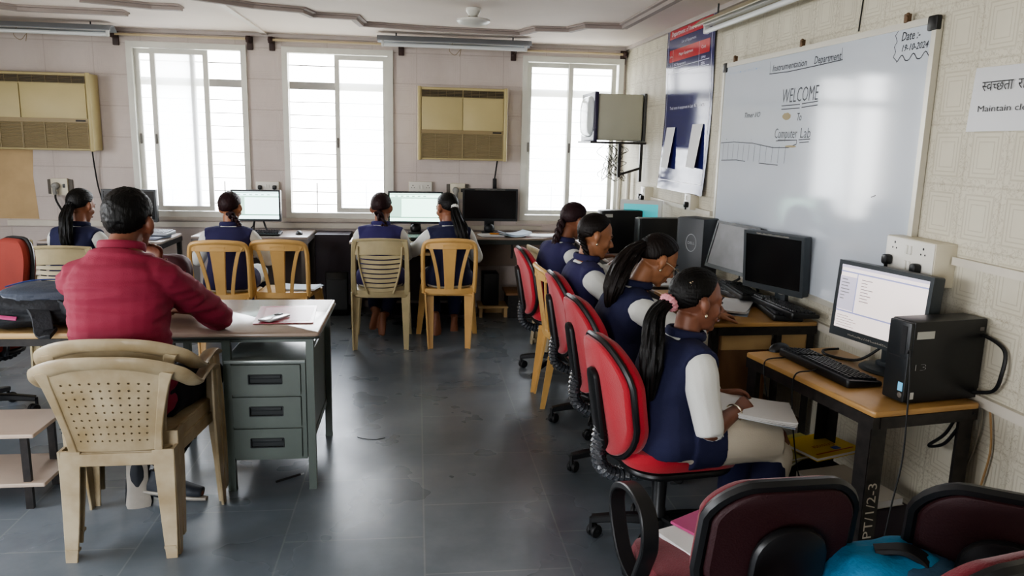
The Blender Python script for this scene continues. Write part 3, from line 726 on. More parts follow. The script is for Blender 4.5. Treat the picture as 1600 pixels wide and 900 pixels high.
# foot platforms under the back desks
mb = MB(); mb.rbox((.70,6.98,.10), (.28,.26,.018), .004).b2((.57,7.08,0),(.83,7.10,.09)).b2((.57,6.88,0),(.60,7.08,.09)).b2((.80,6.88,0),(.83,7.08,.09)); tag(mb.obj('foot_stand', M_ply), 'small plywood stand under the black tower beneath the back desk', 'stand')
t = thing('wooden_box', 'dark low box with a light board lid under the corner desk', 'box', (.93,6.95,0))
mb = MB(); mb.b2((-.10,-.10,0),(.14,.20,.215)); mb.obj('body', M_ang, t, smooth=0); mb = MB(); mb.rbox((.02,.05,.225), (.28,.34,.02), .004); mb.obj('lid', M_board, t)
mb = MB(); mb.rbox((-.72,7.13,.20), (.20,.30,.40), .01); mb.b2((-.81,6.975,.06),(-.63,6.982,.34)); tag(mb.obj('power_supply_unit', M_blk), 'black power backup box on the floor beside the dark cabinet', 'power unit')

# ------------------------------------------------------------------ computers
M_scr = mat('dark_screen', '#0d0e10', .22, var=.3, vscale=4)
M_bez = mat('monitor_bezel', '#1d2124', .38)
M_bezg = mat('grey_monitor_bezel', '#33393d', .42)
def emis(name, col, e): return mat(name, col, .4, emit=e)
def monitor(label, c, az, tilt, w, h, bez=None, screen=None, stand='arm', desk_z=.75, deep=.045, base=(.11,.085), bw=.016, chin=.022, ui=None, logo=None, group=None, sticker=False, back_off=0):
    """c: centre of the screen face; az: azimuth of the outward normal in degrees"""
    n = V((cos(radians(az)), sin(radians(az)), 0)); x_ = V((-n.y, n.x, 0))
    t = thing('monitor', label, 'monitor', (c[0]-n.x*.09, c[1]-n.y*.09, desk_z), az+90, group)    # local -Y is the outward normal
    zc = c[2]-desk_z; R = Matrix.Rotation(radians(-tilt), 3, 'X'); O = V((0,-.09,zc))
    def Q(p): return R @ V(p) + O
    bz = bez or M_bez
    m = MB(); W_, H_ = w+2*bw, h+bw+chin; oz = -(chin-bw)/2
    m.rbox(Q((0,deep/2+.002,oz)), (W_, deep, H_), .008, 3, axis='y', rot=R)
    m.rbox(Q((0,deep+.010,oz)), (W_*.6, .022, H_*.55), .02, 3, axis='y', rot=R)
    s_ = m.obj('casing', bz, t)
    f = MB(); 
    for a, b in (((-W_/2,-.004,oz-H_/2),(-w/2,.003,oz+H_/2)),((w/2,-.004,oz-H_/2),(W_/2,.003,oz+H_/2)),((-w/2,-.004,h/2),(w/2,.003,oz+H_/2)),((-w/2,-.004,oz-H_/2),(w/2,.003,-h/2))):
        f.box(Q([(a[i]+b[i])/2 for i in range(3)]), [abs(a[i]-b[i]) for i in range(3)], rot=R)
    f.obj('bezel', bz, t, smooth=0)
    g = MB(); g.box(Q((0,.001,0)), (w, .003, h), rot=R); so = g.obj('screen', screen or M_scr, t, smooth=0)
    Mx = Matrix.Translation(O) @ R.to_4x4() @ frame((0,-.0015,0),(1,0,0),(0,0,1))
    if ui: ui(so, Mx, w, h)
    if logo:
        me = text_mesh(logo, .011, Mx @ Matrix.Translation((0,-h/2-chin*.62,.0032)) , align='CENTER'); link('lettering', me, mat('silver_print','#a8acb0',.4), t)
    if sticker:
        k_ = MB(); random.seed(5); y_ = h/2+bw*.3 if sticker is True else -h/2-chin*.6
        for i in range(28):
            x = -w*.30+i*w*.021; q_ = [(x, y_+.006*random.random()), (x+.003, y_+.007*random.random()), (x+.004, y_), (x+.0065, y_+.005*random.random())]
            stroke(k_, q_, Mx, .0016, .0045)
        k_.obj('paint_lettering', mat('white_stencil_paint', '#b9b3a6'), t, smooth=0)
    st_ = MB()
    if stand == 'arm':
        st_.rbox((0,.0,zc*.45), (.07,.028,zc*.9), .01, axis='y'); st_.rbox((0,.01,.018), (base[0]*1.0,.06,.03), .015)
        st_.lathe([(.02,.016),(.9,.012),(1,.004),(1,0),(.02,0)], R=Matrix.Diagonal((base[0],base[1],1)), seg=28)
    elif stand == 'v':
        for sx in (-1,1): st_.tube([(sx*.03,.0,zc*.6),(sx*.05,.01,zc*.25),(sx*.10,-.06,.006)], .007, 6); st_.tube([(sx*.03,0,zc*.6),(sx*.06,.07,.006)], .007, 6)
        st_.tube([(-.03,0,zc*.6),(.03,0,zc*.6)], .007, 6)
    elif stand == 'square':
        st_.rbox((0,.0,zc*.4), (.09,.05,zc*.8), .02, axis='y'); st_.rbox((0,-.01,.014), (.14,.12,.028), .03); st_.ball((0,-.02,.055),(.05,.045,.05))
    st_.obj('stand', bz, t)
    return t
def bar(mb, M, x0, x1, y0, y1, off=.0006): mb.add([M@V((x0,y0,off)), M@V((x1,y0,off)), M@V((x1,y1,off)), M@V((x0,y1,off))], [(0,1,2,3)])
def ui_ide(so, M, w, h):
    k = MB(); bar(k, M, -w/2, w/2, h/2-.012, h/2); bar(k, M, -w/2, -w/2+.085, -h/2+.075, h/2-.045, .0008); k.obj('screen_panels', emis('screen_lilac', '#b9b4c4', .55), so, smooth=0)
    k = MB(); bar(k, M, -w/2, w/2, h/2-.030, h/2-.024); bar(k, M, -w/2, w/2, -h/2+.066, -h/2+.072, .001); bar(k, M, -w/2+.085, -w/2+.09, -h/2+.07, h/2-.03, .001); k.obj('screen_rules', emis('screen_blue', '#8e93b8', .5), so, smooth=0)
    k = MB(); random.seed(3)
    for i in range(7): bar(k, M, -w/2+.01, -w/2+.03+random.random()*.04, h/2-.06-i*.013, h/2-.056-i*.013, .0012)
    for i in range(8): bar(k, M, -w/2+.11, -w/2+.13+random.random()*.04, h/2-.05-i*.012, h/2-.047-i*.012, .0012)
    for i in range(5): bar(k, M, -w/2+.01, -w/2+.06+random.random()*.06, -h/2+.05-i*.01, -h/2+.052-i*.01, .0012)
    k.obj('screen_lettering', emis('screen_grey', '#7d7a80', .4), so, smooth=0)
def ui_sheet(so, M, w, h):
    k = MB(); bar(k, M, -w/2, w/2, h/2-.05, h/2-.035); bar(k, M, -w/2, -w/2+.10, -h/2+.04, h/2-.05, .0007); k.obj('screen_panels', emis('screen_mint', '#a9d2c0', 1.2), so, smooth=0)
    k = MB(); bar(k, M, -w/2, w/2, -h/2+.03, -h/2+.04); bar(k, M, -w*.28, -w*.275, -h/2+.05, h/2-.05, .0009); bar(k, M, -w/2, w/2, h/2-.012, h/2-.006, .0009)
    for i in range(6): bar(k, M, -w*.4+i*.05, -w*.4+i*.05+.025, h/2-.03, h/2-.022, .0009)
    k.obj('screen_rules', emis('screen_green', '#7fa392', .9), so, smooth=0)
monitor('lit widescreen monitor with a pale program window on the nearest right desk', (1.753,2.678,1.019), 193.8, 3.5, .415, .255, M_bezg, emis('screen_pinkish', '#d9cdc9', .75), base=(.12,.10), ui=ui_ide, logo=None, sticker='chin', chin=.035, deep=.05)
monitor('switched-off black square monitor standing against the whiteboard', (1.80,3.68,1.03), 203, -4, .355, .255, M_bezg, desk_z=.77, sticker=True, chin=.03, base=(.1,.09), deep=.05)
monitor('dusty grey-screened monitor leaning back behind the black one', (1.80,4.20,1.03), 190, 14.5, .40, .245, M_bez, mat('dusty_screen', '#77777a', .4, var=.25, vscale=12, detail=8), desk_z=.77, stand='v')
monitor('lit monitor with pale window between the left and middle windows', (-1.385,6.90,1.005), 270, 2, .385, .235, M_bez, emis('screen_pale', '#cfeef0', 2.2), stand='v', ui=ui_sheet)
monitor('lit greenish monitor in front of the two girls seen from behind', (-.01,6.95,1.0), 270, 2, .455, .25, M_bez, emis('screen_green_white', '#c4efdc', 2.2), stand='square', ui=ui_sheet)
monitor('switched-off black widescreen monitor on the long back desk', (.665,6.98,1.03), 270, 0, .47, .255, M_bez, stand='square', sticker=True)
monitor('dark monitor partly behind the man on the left back desk', (-2.385,6.78,1.0), 270, 0, .40, .235, M_bez, stand='square')
tm = monitor('small monitor with teal picture in the far right corner', (1.77,5.95,1.05), 248, 0, .27, .17, mat('white_casing','#c9cbc8',.4), emis('screen_teal','#3aa0a6',.5), stand='square', deep=.05, bw=.03)

def keyboard(label, loc, az, L=.45, rotx=0, m=None, z=0, group=None, D=.15, rot=None):
    t = thing('keyboard', label, 'keyboard', loc, az, group, rot=rot)
    m_ = m or M_blk; s = MB(); 
    s.rbox((0,0,.010), (L,D,.018), .012, 3, fn=lambda q: (q.x, q.y, q.z+.10*(q.y+.07) if q.z > 0 else q.z)); s.obj('casing', m_, t)
    k = MB(); nx = 15 if L < .4 else 21; px_ = (L-.03)/nx
    for r in range(6):
        y = -D/2+.018+r*(D-.032)/6+ (.004 if r == 5 else 0)
        i = 0
        while i < nx:
            wd = 6 if (r == 0 and i == 4) else 1
            if not (nx == 21 and i in (15,)) :
                x = -L/2+.015+px_*(i+wd/2); k.box((x, y+.008, .019+.10*(y+.075)+.004), (px_*wd*.82, (D-.032)/6*.78, .009), rot=(radians(5.7),0,0), taper=.85)
            i += wd
    k.obj('keycaps', M_key if m is None else m, t, smooth=0)
    return t
M_key = mat('keycap_black', '#212327', .35)
M_keyl = mat('pale_keyboard', '#a9adb5', .45)
keyboard('black full-size keyboard on the nearest right desk in front of the lit monitor', (1.592,2.715,.751), 99-3)
def mouse(label, loc, az, m=M_blk):
    t = thing('mouse', label, 'mouse', loc, az)
    b = MB(); b.ball((0,0,0), (.031,.055,.034), 16, 12, fn=lambda d: 1 if d.z > 0 else max(.0, 1-0*d.z)); 
    b.v = [(x, y, max(z, 0)) for x, y, z in b.v]; b.obj('body', m, t)
    w_ = MB(); w_.ball((0,.028,.028), (.004,.010,.006)); w_.obj('scroll_wheel', M_blk_soft, t)
    return t
mouse('black mouse beside the keyboard on the nearest right desk', (1.535,3.005,.751), 110)
for i, (x, y, az, z, lb) in enumerate(((1.83,3.66,80,.771,'black keyboard lowest of the pile on the middle right desk, beside the open notebook'), (1.79,4.10,97,.771,'black keyboard at the bottom of the pile, half under the dusty grey monitor'), (1.80,4.02,84,.797,'black keyboard lying on the pile just below the dusty grey monitor'), (1.84,3.60,92,.797,'topmost black keyboard of the pile, under the black square monitor'))):
    keyboard(lb, (x, y, z), az, L=.44, group='spare keyboards piled on the middle desk')
keyboard('black keyboard before the lit monitor on the grey-topped back desk', (-1.35,6.86,.751), 0, L=.36)
mouse('dark mouse at the right end of the grey-topped back desk', (-1.03,6.93,.751), 10)
keyboard('pale keyboard on the left back desk beside the man', (-2.18,6.66,.772), -12, L=.34, m=M_keyl)
mb = MB(); mb.rbox((0,0,.008), (.34,.24,.016), .01); o = mb.obj('laptop', mat('grey_blue_folder', '#8c93a8', .5)); o.location = (-2.22,6.60,.752); o.rotation_euler = (0,0,radians(-12)); tag(o, 'flat grey-blue folder under the pale keyboard on the left desk', 'folder'); o.name = 'folder'
keyboard('black keyboard between the two girls seen from behind', (.02,6.60,.751), 0, L=.40)

def tower(label, loc, az, L=.31, W_=.10, H_=.29, style='near', m=None, group=None):
    """local -X end is the front bezel, local -Y the big side towards the viewer"""
    t = thing('computer_tower', label, 'computer', loc, az, group)
    m = m or M_blk; b = MB(); b.rbox((0,0,H_/2), (L,W_,H_-.006), .006, 2, axis='y'); b.box((0,0,.003),(L*.8,W_*.8,.006)); b.obj('case', m, t)
    f = MB(); f.rbox((-L/2-.006,0,H_/2), (.014,W_*.96,H_-.012), .006, 2, axis='x'); fo = f.obj('front_panel', M_bez, t)
    if style == 'near':
        s = MB(); s.b2((-L/2-.0145,-W_*.32,H_*.60),(-L/2-.0132,-W_*.10,H_*.93)); s.b2((-L/2-.0145,-W_*.36,H_*.55),(-L/2-.0132,W_*.36,H_*.56)); s.obj('drive_slot', M_blk_soft, fo, smooth=0)
        s = MB(); s.b2((-L/2-.015,-.040,.045),(-L/2-.0132,-.020,.075)); s.obj('badge', emis('blue_badge','#6fb4d8',.15), fo, smooth=0)
        s = MB(); s.ball((-L/2-.0135,-.030,.03),(.002,.010,.010)); s.obj('round_badge', mat('grey_badge','#5a5550',.5), fo)
        y = -W_/2-.0012
        s = MB(); s.b2((-L/2+.012,y,H_-.062),(-L/2+.085,y+.001,H_-.036)); so = s.obj('label_sticker', mat('paper_sticker','#a7a79f',.6), t, smooth=0)
        s = MB(); s.b2((-L/2+.012,y,.018),(-L/2+.026,y+.001,.042)); s.obj('square_sticker', mat('white_sticker','#b8b8b4',.6), t, smooth=0)
        s = MB(); s.b2((L/2-.03,y,H_-.045),(L/2-.012,y+.001,H_-.032)); s.obj('corner_sticker', mat('grey_badge','#5a5550',.5), t, smooth=0)
        me = text_mesh('I3', .034, frame((-L/2+.010,y-.0003,.118),(1,0,0),(0,0,1)), width=.045, offset=-.0012); link('chalk_lettering', me, mat('chalk_grey','#a5a6a6',.8), t)
    if style == 'dell':
        y = -W_/2-.0012; Mf = frame((0.01,y,H_*.60),(1,0,0),(0,0,1)); s = MB()
        P = [(cos(a*pi/16)*.042, sin(a*pi/16)*.055) for a in range(33)]; stroke(s, P, Mf, .005, .0)
        s.obj('logo_ring', mat('silver_print','#a8acb0',.4), t, smooth=0)
        me = text_mesh('DELL', .024, Mf @ Matrix.Translation((0,-.009,0)), align='CENTER', width=.056); link('lettering', me, mat('silver_print','#a8acb0'), t)
        s = MB()
        s.b2((-L/2+.02,y,.035),(L/2-.02,y+.001,.037)); s.obj('panel_groove', M_bezg, t, smooth=0)
    if style == 'back':
        s = MB(); y = -W_/2-.0012; s.b2((-L/2+.015,y,H_-.055),(-L/2+.075,y+.001,H_-.030)); s.obj('label_sticker', mat('paper_sticker','#a7a79f'), t, smooth=0)
    return t
tower('small black office computer tower on the nearest desk, chalk-marked I3', (1.795,2.385,.751), 10)
tower('black computer tower with a pale label in the far right corner', (1.60,5.92,.751), 4, L=.32, H_=.34, W_=.12, style='back')
tower('black computer tower behind the head of the girl in glasses', (1.765,5.42,.751), 3, L=.33, H_=.33, W_=.12, style='plain')
tower('dark grey computer tower with round silver emblem, beside the whiteboard', (1.80,4.74,.751), 110, L=.21, W_=.15, H_=.40, style='dell', m=mat('charcoal_plastic','#3a3e42',.45,var=.1)).rotation_euler[2] = radians(-62)
tower('black computer tower standing on a plywood stand under the back desk', (.675,6.99,.110), -88, L=.20, W_=.14, H_=.30, style='plain')

# papers, books, bags -----------------------------------------------------
M_pap = mat('paper_white', '#dcdcdc', .7, var=.06, vscale=5)
M_papb = mat('bluish_paper', '#c4cfdb', .7)
def sheets(mb, c, w, d, n, az, jit=.01, curl=0, th=.002):
    for i in range(n):
        a = az+random.uniform(-4,4)*(1 if i else 0); Rm = rz(a); x0, y0 = c[0]+random.uniform(-jit,jit), c[1]+random.uniform(-jit,jit); z0 = c[2]+i*th
        g = []; N_ = 8
        for top in (0,1):
            pass
        vs = []; fs = []
        for iy in range(2):
            for ix in range(N_+1):
                u = ix/N_-.5; q = Rm @ V((u*w, (iy-.5)*d, curl*abs(u*2)**2.5*w)); vs.append(q+V((x0,y0,z0)))
        for iy in range(2):
            for ix in range(N_+1): vs.append(vs[iy*(N_+1)+ix]+V((0,0,th*.8)))
        k = N_+1
        for ix in range(N_): fs += [(ix,ix+1,k+ix+1,k+ix), (2*k+ix,3*k+ix,3*k+ix+1,2*k+ix+1), (ix,2*k+ix,2*k+ix+1,ix+1), (k+ix,k+ix+1,3*k+ix+1,3*k+ix)]
        fs += [(0,k,3*k,2*k),(k-1,3*k-1,4*k-1,2*k-1)]
        mb.add(vs, fs)
    return mb
def book(name, label, cat, loc, az, w, d, th, cover, group=None, tilt=None, pages=M_pap):
    t = thing(name, label, cat, loc, az, group)
    if tilt: t.rotation_euler = (radians(tilt[0]), radians(tilt[1]), radians(az))
    m = MB(); m.b2((-w/2,-d/2,0),(w/2,d/2,.0015)).b2((-w/2,-d/2,th-.0015),(w/2,d/2,th)).b2((-w/2-.0015,-d/2,0),(-w/2,d/2,th)); m.obj('cover', cover, t, smooth=0)
    p = MB(); p.b2((-w/2,-d/2+.003,.0016),(w/2-.004,d/2-.003,th-.0016)); p.obj('pages', pages, t, smooth=0)
    return t
mb = sheets(MB(), (1.60,3.80,.772), .30, .21, 5, 80, .008, -.0, .003); 
t = thing('open_notebook', 'white open notebook at the near end of the keyboard desk', 'notebook', (1.60,3.76,.772), 62)
sheets(MB(), (0,0,0), .34, .24, 4, 0, .003, .03, .003).obj('pages', M_pap, t); MB().b2((-.175,-.125,-.001),(.175,.125,.0)).obj('cover', M_papb, t, smooth=0)
t = thing('open_notebook', 'open notebook the girl with the long braid is writing in', 'notebook', (1.52,4.55,.752), 85)
sheets(MB(), (0,0,0), .36, .25, 4, 0, .003, .03, .003).obj('pages', M_pap, t)
t = thing('paper_stack', 'loose white and blue papers on the long back desk before the dark monitor', 'papers', (.80,6.92,.752), 4)
sheets(MB(), (-.13,0,0), .21, .17, 5, 3, .012, 0, .003).obj('lower_sheets', M_pap, t)
sheets(MB(), (.08,.0,.004), .26, .20, 4, 12, .02, .10, .004).obj('curled_sheets', M_papb, t)
MB().rbox((-.10,.0,.022), (.08,.05,.008), .004).obj('orange_cover', mat('orange_card','#d98f3f',.6), t)
t = thing('open_book', 'open book lying toward the corner on the long back desk', 'book', (1.14,6.92,.752), -8)
sheets(MB(), (0,0,0), .30, .20, 4, 0, .004, .03, .003).obj('pages', M_pap, t); MB().b2((-.15,-.105,-.001),(.15,.105,0)).obj('cover', mat('pink_card','#c98a90',.6), t, smooth=0)
t = thing('crumpled_paper', 'crumpled white paper beside the keyboard on the grey-topped back desk', 'paper', (-1.50,6.80,.752), 10)
b = MB(); b.ball((0,0,.014), (.08,.035,.014), 14, 8, fn=lambda d: 1+.25*noise.noise(d*4)); b.obj('sheet', M_papb, t, smooth=10)
# folder with phone on the steel table
t = thing('document_folder', 'pink-red plastic document folder lying on the glossy steel table', 'folder', (-.62,3.735,.750), 3)
m = MB(); m.add([(-.135,-.19,.001),(.135,-.19,.001),(.125,.19,.001),(-.150,.19,.001),(-.135,-.19,.004),(.135,-.19,.004),(.125,.19,.004),(-.150,.19,.004)], [(0,3,2,1),(4,5,6,7),(0,1,5,4),(1,2,6,5),(2,3,7,6),(3,0,4,7)]); m.obj('cover', mat('red_plastic_folder','#a83a4c',.25,var=.15), t, smooth=0)
m = MB(); m.add([(-.10,-.15,.0045),(.115,-.15,.0045),(.115,.15,.0045),(-.12,.15,.0045)], [(0,1,2,3)]); m.obj('inner_sheet', mat('pink_paper','#c88a94',.3), t, smooth=0)
t = thing('smartphone', 'silver-backed phone lying on the pink folder', 'phone', (-.665,3.63,.756), -28)
m = MB(); m.rbox((0,0,.005), (.075,.155,.009), .012, 4); m.obj('body', mat('silver_phone','#b9bdc0',.2,metal=.3), t); m = MB(); m.rbox((-.015,.052,.0105),(.03,.036,.003),.006,3); m.obj('camera_bump', M_blk, t)
t = thing('pen', 'dark pen dropped on the floor beside the drawer cabinet', 'pen', (-.60,3.52,.006), 0)
m = MB(); m.cyl((-.055,-.045,0),(.045,.03,0),.0055,8); m.obj('barrel', M_blk, t); m = MB(); m.cyl((.045,.03,0),(.060,.041,0),.0045,8); m.obj('tip', mat('silver_print','#a8acb0'), t)
mb = MB(); mb.tube([(-.32,4.02,.002),(-.28,3.99,.003),(-.22,3.98,.002),(-.17,4.0,.002)], .0016, 5, sub=4); tag(mb.obj('broken_wire', M_blk), 'thin dark bit of wire lying on the open floor', 'wire')
# books under the near desk
M_ylw = mat('yellow_book_cover', '#d9b81c', .35, var=.05)
b1 = book('notebook', 'bright yellow notebook lying on the shelf of the nearest desk', 'notebook', (1.75,2.97,.318), 12-90+7, .21, .27, .016, M_ylw)
Mf = frame((0,0,.0168),(0,1,0),(-1,0,0)) @ Matrix.Rotation(pi, 4, 'Z')
me = text_mesh('Creovate', .045, Mf @ Matrix.Translation((0,.0,0)), align='CENTER', width=.12, shear=.3); link('lettering', me, mat('red_print','#a8341c',.5), b1)
s = MB(); s.rbox((.05,.03,.0166), (.03,.04,.0008), .005); s.obj('cover_picture', mat('blue_print','#3b4c9a',.5), b1)
s = MB(); s.b2((.07,-.11,.0162),(.078,.11,.0166)); s.obj('cover_stripe', mat('red_print','#a8341c'), b1, smooth=0)
book('magazine', 'pale yellow booklet under the bright yellow notebook', 'booklet', (1.66,3.02,.299), 20-90, .21, .28, .012, mat('pale_yellow_cover','#b9b36a',.5))
book('notebook', 'white notebook at the back of the shelf under the nearest desk', 'notebook', (1.60,3.02,.286), 40-90, .20, .27, .012, mat('cream_cover','#c9c6a8',.5))
book('notebook', 'thick white notebook nearest the painted leg on the desk shelf', 'notebook', (1.70,2.66,.268), 12, .24, .32, .03, mat('off_white_cover','#c8c4ba',.55))
book('open_notebook', 'papers on the seat of the maroon chair with a red striped edge', 'book', (.86,1.95,.4585), 22, .21, .29, .012, M_pap)
book('magazine', 'white booklet with magenta and blue corner on top of the papers', 'booklet', (.90,2.02,.4715), 30, .17, .24, .008, mat('magenta_cover','#b04a78',.4))

t = thing('open_notebook', 'open white notebook on the lap of the girl with the pink hair band', 'notebook', (1.27,2.66,.612), -20)
t.rotation_euler = (radians(2), radians(7), radians(-20))
sheets(MB(), (0,0,0), .30, .21, 5, 0, .003, .025, .003).obj('pages', M_pap, t); MB().b2((-.15,-.105,-.0015),(.15,.105,0)).obj('cover', M_papb, t, smooth=0)
t = thing('paper_stack', 'white printed papers left on the seat of the empty ochre chair', 'papers', (-.90,5.98,.448), -10)
sheets(MB(), (0,0,0), .30, .21, 4, 0, .012, .02, .003).obj('pages', M_papb, t)
s = MB(); s.b2((-.004,-.145,.0122),(.004,.145,.0128)); 
# ------------------------------------------------------------------ wall-mounted things
M_ac = mat('yellowed_ac_plastic', '#bcae80', .5, var=.12, vscale=3)
M_acd = mat('ac_brown_grille', '#7d6f52', .6); M_acb = mat('ac_dark_vent', '#241f18', .6)
def ac(label, x0, x1, z0, z1, right_round=False):
    t = thing('air_conditioner', label, 'air conditioner', ((x0+x1)/2, YB-.0, (z0+z1)/2)); w, h, d = x1-x0, z1-z0, .20
    s = .03; b = MB(); b.rbox((0,-d/2,0), (w,d,h), .02, 3, axis='z'); b.obj('housing', M_ac, t)
    for sx in (-1,1): e = MB(); e.rbox((sx*(w/2-.014),-d-.004,0), (.034,.03,h+.01), .012, 3, axis='z'); e.obj('end_cap', M_ac, t)
    for sx in (-1,1):
        x0_, x1_ = (-(w/2)+s+.006, -.004) if sx < 0 else (.004, w/2-s-.006)
        p = MB(); p.rbox(((x0_+x1_)/2,-d-.006,.088), (x1_-x0_,.012,h*.44), .006, 2, axis='y'); p.obj('panel', M_ac, t)
        v = MB(); v.b2((x0_,-d-.003,h/2-.085),(x1_,-d-.001,h/2-.022)); vo = v.obj('vent_recess', M_acb, t, smooth=0)
        f = MB()
        for i in range(5): f.box(((x0_+x1_)/2,-d-.007,h/2-.078+i*.0125), (x1_-x0_,.008,.003), rot=(radians(30),0,0))
        for i in range(6): f.box((x0_+(x1_-x0_)*i/5,-d-.008,h/2-.053), (.003,.006,.062))
        f.obj('vent_fins', M_acd, vo, smooth=0)
        g = MB(); z0_, z1_ = -h/2+.015, -h/2+.235; g.b2((x0_,-d-.002,z0_),(x1_,-d-.001,z1_)); go = g.obj('intake_grille', M_acd, t, smooth=0)
        f = MB()
        for i in range(19): f.box(((x0_+x1_)/2,-d-.006,z0_+.006+i*.0118), (x1_-x0_,.007,.0038), rot=(radians(35),0,0))
        for i in range(4): f.box((x0_+(x1_-x0_)*i/3,-d-.010,(z0_+z1_)/2), (.005,.004,z1_-z0_))
        f.obj('grille_slats', mat('ac_grille_slat', '#978968', .55), go, smooth=0)
    m = MB(); m.b2((-w/2+s,-d-.010,-h/2+.236),(w/2-s,-d+.004,-h/2+.272)); m.obj('control_strip', mat('ac_strip','#8d7c58',.5), t, smooth=0)
    m = MB(); m.b2((w/2-.13,-d-.0135,-h/2+.246),(w/2-.05,-d-.0118,-h/2+.260)); m.obj('badge', M_acb, t, smooth=0)
    return t
ac('yellowed two-panel air conditioner unit at the far left of the back wall', -3.90, -2.77, 1.435, 2.085)
ac('yellowed two-panel air conditioner unit between the middle and right windows', .01, .82, 1.42, 2.065)
mb = MB(); mb.tube([(-2.83,YB-.10,1.44),(-2.84,YB-.05,1.30),(-2.83,YB-.03,1.12),(-2.80,YB-.03,.95),(-2.82,YB-.04,.80)], .007, 6, sub=5); tag(mb.obj('power_cable', M_blk_soft), 'black cable dropping from the far left air conditioner', 'cable')
mb = MB(); mb.tube([(.75,YB-.10,1.43),(.745,YB-.04,1.34),(.73,YB-.03,1.22)], .007, 6, sub=5); mb.rbox((.735,YB-.022,1.19),(.035,.035,.12),.006); tag(mb.obj('power_cable', M_blk_soft), 'short black cable below the middle air conditioner', 'cable')
# curtain rods on dark wooden brackets
M_rod = mat('old_curtain_rod', '#b9a98a', .5); M_wd = mat('dark_wood_bracket', '#3c2521', .55, var=.3)
def rod(label, x0, x1, z, zs=(0,0)):
    t = thing('curtain_rod', label, 'curtain rod', ((x0+x1)/2, YB, z)); h = (x1-x0)/2
    r = MB(); r.cyl((-h,-.09,0),(h,-.09,0),.011,10); r.obj('rod', M_rod, t)
    for sx in (-1,1):
        b = MB(); b.rbox((sx*h,-.011,-.01),(.05,.022,.15),.006,axis='y'); b.rbox((sx*h,-.055,0),(.042,.09,.055),.01); b.ball((sx*h,-.10,0),(.022,.022,.026)); b.obj('bracket', M_wd, t)
rod('pale curtain rod on dark wooden brackets above the left window', -2.60, -1.47, 2.43)
rod('pale curtain rod on dark wooden brackets above the middle window', -1.28, -.14, 2.43)
rod('pale curtain rod on dark wooden brackets above the right window', .89, 1.93, 2.42)
# tube lights
M_refl = mat('grey_reflector', '#8d9196', .4, metal=.2, var=.1); M_tube = mat('unlit_tube_glass', '#d9dcdd', .25)
def tubelight(label, p, L, along='x', hang=.05, refl=None, wires=True):
    t = thing('tube_light', label, 'tube light', p, 0 if along == 'x' else 90)
    b = MB(); pr = [(-.085,-.012),(-.03,.030),(.03,.030),(.085,-.012),(.082,-.018),(.028,.020),(-.028,.020),(-.082,-.018)]
    b.loft([[V((x,a,c)) for a, c in pr] for x in (-L/2,L/2)]); b.obj('reflector', refl or M_refl, t, smooth=0)
    c = MB(); c.rbox((0,0,.005),(L*.96,.05,.035),.01); c.obj('batten', mat('white_batten','#c9cac8',.4), t)
    for sx in (-1,1):
        h = MB(); h.rbox((sx*(L/2-.045),0,-.030),(.022,.035,.055),.006,axis='x'); h.obj('lamp_holder', mat('white_batten','#c9cac8'), t)
    g = MB(); g.cyl((-L/2+.055,0,-.042),(L/2-.055,0,-.042),.016,12); g.obj('tube', M_tube, t)
    k = MB(); k.cyl((-L*.38,0,.02),(-L*.38,0,.02+hang),.006,6); k.cyl((L*.38,0,.02),(L*.38,0,.02+hang),.006,6); k.obj('hanger', M_blk, t)
    if wires: w = MB(); w.tube([(-.02,0,-.01),(-.05,.0,-.07),(.0,.0,-.11),(.05,.0,-.06),(.04,.0,-.12),(.06,0,-.02)], .0025, 5, sub=5); w.obj('loose_wire', mat('old_wire','#8a7a60',.6), t)
    return t
tubelight('grey tube light fixture along the top of the back wall, far left', (-3.22,7.0,2.435), 1.45)
tubelight('grey tube light fixture hanging above the middle air conditioner', (.33,6.95,2.435), 1.33)
tubelight('long tube light with cream reflector above the whiteboard', (1.86,4.10,2.37), 1.9, 'y', hang=.08, refl=mat('cream_reflector','#b7ae96',.5,var=.15), wires=False)
# ceiling fitting
t = thing('ceiling_fan_hub', 'white round fan hub hanging from the ceiling by a short rod and wires', 'ceiling fan', (.385,5.50,0))
m = MB(); m.lathe([(.0,2.49),(.05,2.488),(.052,2.47),(.035,2.44),(.015,2.43),(.0,2.43)], seg=24); m.obj('canopy', mat('fan_white','#d3d2cc',.35), t)
m = MB(); m.lathe([(.0,2.37),(.05,2.372),(.10,2.385),(.115,2.40),(.112,2.413),(.07,2.422),(.02,2.428),(0,2.428)], seg=32); m.obj('hub', mat('fan_white','#d3d2cc'), t)
m = MB(); m.tube([(-.02,0,2.44),(-.04,.0,2.425),(0,.01,2.445),(.03,0,2.43)], .003, 5, sub=4); m.cyl((0,0,2.42),(0,0,2.45),.010,8); m.obj('wire', mat('old_wire','#8a7a60'), t)
